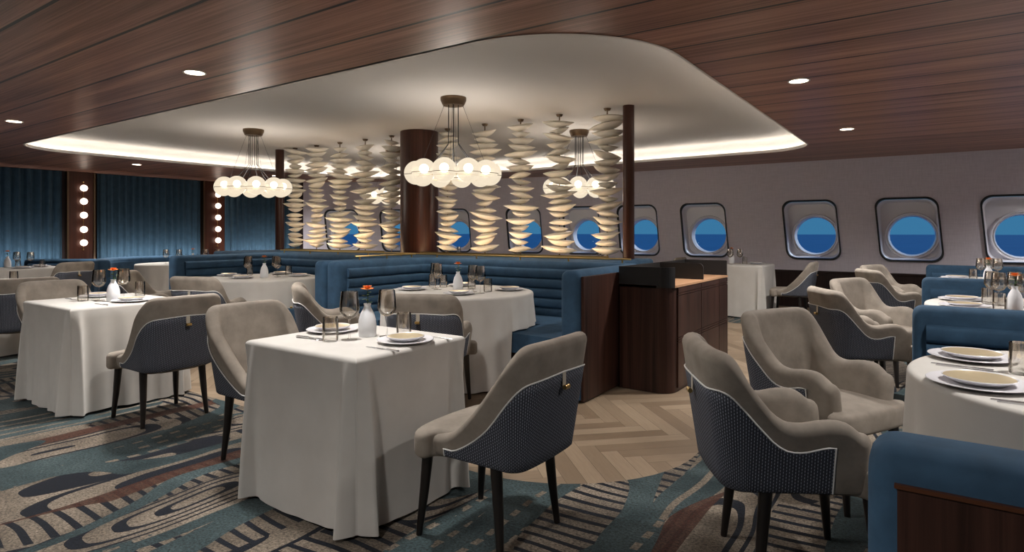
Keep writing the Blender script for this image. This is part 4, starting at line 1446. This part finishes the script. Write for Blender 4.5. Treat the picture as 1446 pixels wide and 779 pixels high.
def flower_meshes():
    st = MB(); st.tube([(0, 0, .10), (.002, .001, .17), (.0, .003, .235)], .0022, 6)
    lf = MB()
    for k in range(7):
        a = k * 2.4; z = .17 + .008 * k
        rows = []
        for i in range(6):
            u_ = i / 5.; w_ = .009 * math.sin(PI * min(1, u_ * .98 + .02)) + .0006
            rr = .006 + .03 * u_; zz = z + .016 * u_ - .012 * u_ * u_
            rows.append([(rr * math.cos(a) - w_ * math.sin(a), rr * math.sin(a) + w_ * math.cos(a), zz), (rr * math.cos(a), rr * math.sin(a), zz + .003), (rr * math.cos(a) + w_ * math.sin(a), rr * math.sin(a) - w_ * math.cos(a), zz)])
        lf.grid(rows)
    pt = MB(); pt2 = MB()
    for ring_, (n_, r0, tilt, mbx) in enumerate(((11, .034, .25, pt), (9, .027, .7, pt), (6, .016, 1.1, pt2))):
        for k in range(n_):
            a = 2 * PI * k / n_ + ring_ * .4
            rows = []
            for i in range(5):
                u_ = i / 4.; w_ = .0115 * math.sin(PI * (.15 + .75 * u_))
                rr = r0 * u_ * math.cos(tilt) + .002; zz = .238 + r0 * u_ * math.sin(tilt) + .003 * ring_
                rows.append([(rr * math.cos(a) - w_ * math.sin(a), rr * math.sin(a) + w_ * math.cos(a), zz), (rr * math.cos(a), rr * math.sin(a), zz - .002), (rr * math.cos(a) + w_ * math.sin(a), rr * math.sin(a) - w_ * math.cos(a), zz)])
            mbx.grid(rows)
    return (('stem', st.mesh('stem', M['green'])), ('foliage', lf.mesh('foliage', M['green'], ang=180)), ('petals', pt.mesh('petals', M['petal'], ang=180)), ('flower_heart', pt2.mesh('flower_heart', M['petal2'], ang=180)))
FL = flower_meshes()
def knife_mesh():
    m_ = MB()
    rows = []
    for x, w_, h_ in ((-.105, .005, .002), (-.10, .007, .006), (-.03, .006, .006), (-.02, .004, .004), (-.01, .009, .002), (.07, .009, .002), (.10, .004, .0012), (.108, .0008, .001)):
        rows.append([(x, -w_, .0005), (x, w_, .0005), (x, w_, h_), (x, -w_, h_)])
    m_.grid(rows, True, caps=(True, True)); return m_.mesh('knife', M['steel'], ang=50)
def fork_mesh():
    m_ = MB()
    rows = []
    for x, w_, h_ in ((-.10, .006, .002), (-.09, .007, .003), (.0, .003, .004), (.03, .004, .004), (.045, .011, .003), (.06, .011, .003)):
        rows.append([(x, -w_, .0005), (x, w_, .0005), (x, w_, h_), (x, -w_, h_)])
    m_.grid(rows, True, caps=(True, True))
    for k in range(4):
        y = -.0092 + k * .0061
        m_.box((.058, y - .0016, .0008), (.10, y + .0016, .003))
    return m_.mesh('fork', M['steel'], ang=50)
def spoon_mesh():
    m_ = MB()
    rows = []
    for x, w_ in ((-.09, .005), (-.08, .006), (.02, .0028), (.035, .005), (.05, .014), (.07, .018), (.09, .012), (.097, .002)):
        rows.append([(x, -w_, .0008), (x, w_, .0008), (x, w_ * .8, .0035), (x, -w_ * .8, .0035)])
    m_.grid(rows, True, caps=(True, True)); return m_.mesh('spoon', M['steel'], ang=50)
KN, FK, SPN = knife_mesh(), fork_mesh(), spoon_mesh()
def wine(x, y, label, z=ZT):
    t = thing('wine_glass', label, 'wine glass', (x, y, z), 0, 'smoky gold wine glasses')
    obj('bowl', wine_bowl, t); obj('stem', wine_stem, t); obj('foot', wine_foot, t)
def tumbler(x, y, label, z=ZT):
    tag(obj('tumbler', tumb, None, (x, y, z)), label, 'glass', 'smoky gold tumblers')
def setting(x, y, where, z=ZT, big=False):
    tag(obj('dinner_plate', big_dinner if big else dinner, None, (x, y, z)), 'white dinner plate, ' + where, 'plate', 'white dinner plates')
    t = thing('shallow_bowl', 'gold-lined shallow bowl, ' + where, 'bowl', (x, y, z + .0098), 0, 'gold-lined shallow bowls')
    a, c = big_bowl if big else small_bowl
    obj('rim', a, t); o = obj('glaze', c, t); o['label'] = 'pale gold glazed inside'
def vase(x, y, where, z=ZT, rot=0.):
    tag(obj('bottle_vase', vase_me, None, (x, y, z)), 'frosted white bottle vase holding one orange flower, ' + where, 'vase', 'white bottle vases')
    t = thing('orange_flower', 'single orange flower standing in the white vase, ' + where, 'flower', (x, y, z), rot, 'orange flowers')
    for nm, me in FL: obj(nm, me, t)
def cutlery(me, name, x, y, deg, label, z=ZT):
    tag(obj(name, me, None, (x, y, z), math.radians(deg)), label, 'cutlery', 'steel cutlery')

# front square table
w_ = 'front centre table'
vase(-2.39, 2.15, w_)
wine(-2.385, 2.03, 'smoky wine glass left of the vase, front centre table')
wine(-2.30, 2.20, 'smoky wine glass right of the vase, front centre table')
tumbler(-2.43, 1.95, 'smoky tumbler at the left plate, front centre table')
tumbler(-2.25, 2.27, 'smoky tumbler right of the wine glasses, front centre table')
setting(-2.66, 2.15, 'left side of the front centre table')
setting(-2.11, 2.14, 'right side of the front centre table, towards us')
cutlery(KN, 'knife', -2.58, 1.955, 8, 'knife beside the left plate, front centre table')
cutlery(SPN, 'spoon', -2.56, 1.93, 8, 'spoon with bowl towards the tumbler, front centre table')
cutlery(KN, 'knife', -2.07, 1.95, 180, 'knife in front of the right plate, front centre table')
cutlery(FK, 'fork', -2.07, 2.32, 180, 'fork behind the right plate, front centre table')
# left square table
w_ = 'left square table'
vase(-5.22, 2.13, w_)
wine(-5.37, 2.09, 'wine glass left of the vase, left square table')
wine(-5.40, 2.28, 'wine glass right of the vase, left square table')
tumbler(-5.42, 2.0, 'tumbler left of the wine glasses, left square table')
tumbler(-5.48, 2.44, 'tumbler right of the wine glasses, left square table')
setting(-5.67, 2.2, 'far side of the left square table')
setting(-5.08, 2.20, 'near side of the left square table beside the vase')
cutlery(KN, 'knife', -5.62, 2.0, 5, 'knife beside the far plate, left square table')
cutlery(KN, 'knife', -5.05, 1.98, 180, 'knife beside the near plate, left square table')
# far left square table
vase(-11.6, 3.28, 'far left table at the photo edge')
wine(-11.31, 3.31, 'left wine glass of two on the far left table')
wine(-11.15, 3.43, 'right wine glass of two on the far left table')
tumbler(-11.5, 3.38, 'tumbler next to the vase on the far left table')
tumbler(-11.22, 3.60, 'tumbler at the right plate on the far left table')
setting(-11.38, 3.62, 'back of the far left table'); setting(-11.05, 3.30, 'front of the far left table')
tumbler(-8.05, 2.33, 'tumbler above the armchair cut by the left photo edge')
# centre round table
vase(-3.63, 4.36, 'centre booth round table')
for x, y, lb in ((-3.93, 4.38, 'left wine glass of the left pair'), (-3.80, 4.27, 'right wine glass of the left pair'), (-3.40, 4.29, 'left wine glass of the right pair'), (-3.27, 4.23, 'right wine glass of the right pair')):
    wine(x, y, lb + ' on the centre booth table')
for x, y, lb in ((-4.07, 4.5, 'tumbler farthest left'), (-3.93, 4.50, 'tumbler just right of the left wine glasses'), (-3.62, 4.55, 'tumbler just right of the vase'), (-3.30, 4.38, 'tumbler farthest right')):
    tumbler(x, y, lb + ' on the centre booth table')
setting(-3.98, 4.12, 'left of the centre booth table'); setting(-3.86, 4.70, 'back of the centre booth table')
setting(-3.36, 4.05, 'front of the centre booth table'); setting(-3.22, 4.60, 'right of the centre booth table')
# left booth round table
vase(-6.50, 4.26, 'left booth round table')
for x, y, lb in ((-6.98, 4.36, 'rear wine glass of the left pair'), (-6.74, 4.20, 'front wine glass of the left pair'), (-6.72, 4.56, 'rear wine glass of the right pair'), (-6.45, 4.40, 'front wine glass of the right pair')):
    wine(x, y, lb + ' on the left booth table')
tumbler(-7.08, 4.44, 'tumbler left of the wine glasses on the left booth table'); tumbler(-6.60, 4.66, 'tumbler right of the wine glasses on the left booth table')
setting(-7.09, 4.17, 'left of the left booth table'); setting(-6.60, 4.03, 'front of the left booth table')
setting(-6.33, 4.62, 'right of the left booth table'); setting(-6.84, 4.72, 'back of the left booth table')
# far curved booth table
vase(-10.55, 5.55, 'far curved booth table')
wine(-10.80, 5.22, 'wine glass left of the flower, far curved booth table'); wine(-10.62, 5.35, 'second wine glass left of the flower, far curved booth table')
wine(-10.45, 5.72, 'wine glass right of the flower, far curved booth table'); wine(-10.30, 5.85, 'farthest right wine glass, far curved booth table')
# far square table under the windows
vase(-2.72, 10.14, 'far square table under the windows', .79)
wine(-2.70, 9.98, 'left wine glass of two on the far square table under the windows', .79)
wine(-2.58, 10.10, 'right wine glass of two on the far square table under the windows', .79)
tumbler(-2.50, 10.08, 'tumbler on the far square table under the windows', .79)
setting(-2.34, 10.12, 'far square table under the windows', .79)
# right hand round tables
setting(.12, 3.20, 'back of the nearest right table', ZT, True); setting(.12, 2.66, 'front of the nearest right table', ZT, True)
tumbler(.26, 2.97, 'large clear tumbler at the right photo edge, nearest right table')
wine(.36, 3.06, 'wine glass cut by the right photo edge, nearest right table')
cutlery(FK, 'fork', .08, 3.00, -8, 'fork between the two plates, nearest right table'); cutlery(KN, 'knife', .10, 2.965, -8, 'knife between the two plates, nearest right table')
cutlery(FK, 'fork', .24, 2.47, 2, 'fork in front of the near plate, nearest right table'); cutlery(KN, 'knife', .26, 2.445, 2, 'knife in front of the near plate, nearest right table')
setting(.16, 5.92, 'back of the middle right table', ZT, True); setting(.16, 5.40, 'front of the middle right table', ZT, True)
vase(.43, 5.30, 'middle right table')
for x, y, lb in ((.34, 5.86, 'farthest left wine glass'), (.37, 5.68, 'second wine glass from the left'), (.47, 5.82, 'third wine glass from the left'), (.50, 5.62, 'wine glass nearest the photo edge')):
    wine(x, y, lb + ' on the middle right table')
tumbler(.31, 5.74, 'rear tumbler on the middle right table'); tumbler(.35, 5.32, 'front tumbler on the middle right table')
m_ = MB(); m_.box((-.08, -.05, 0), (.14, .05, .012)); tag(m_.build('menu_holder', M['menu'], None, (.44, 5.20, ZT), bev=.002), 'brown leather menu lying before the vase, middle right table', 'menu')
setting(.19, 8.71, 'back of the farthest right table', ZT, True)
vase(.46, 8.41, 'farthest right table')
for x, y, lb in ((.41, 8.74, 'left wine glass'), (.49, 8.86, 'middle wine glass'), (.56, 8.72, 'right wine glass')): wine(x, y, lb + ' on the farthest right table')
tumbler(.34, 8.66, 'left tumbler on the farthest right table'); tumbler(.33, 8.45, 'right tumbler on the farthest right table')
# window tables glimpsed over the rail
square_cloth(-4.95, 10.3, .4, .4, 'white cloth on the window table behind the right group of strands', .03, .003, 8)
wine(-5.12, 10.2, 'left wine glass glimpsed between the two strands nearest the right post'); wine(-4.98, 10.05, 'right wine glass glimpsed between the two strands nearest the right post')
square_cloth(-8.0, 9.6, .4, .4, 'white cloth on the window table behind the round column', .03, .003, 9)
wine(-8.2, 9.5, 'left wine glass glimpsed beside the round column'); wine(-8.02, 9.66, 'right wine glass glimpsed beside the round column')
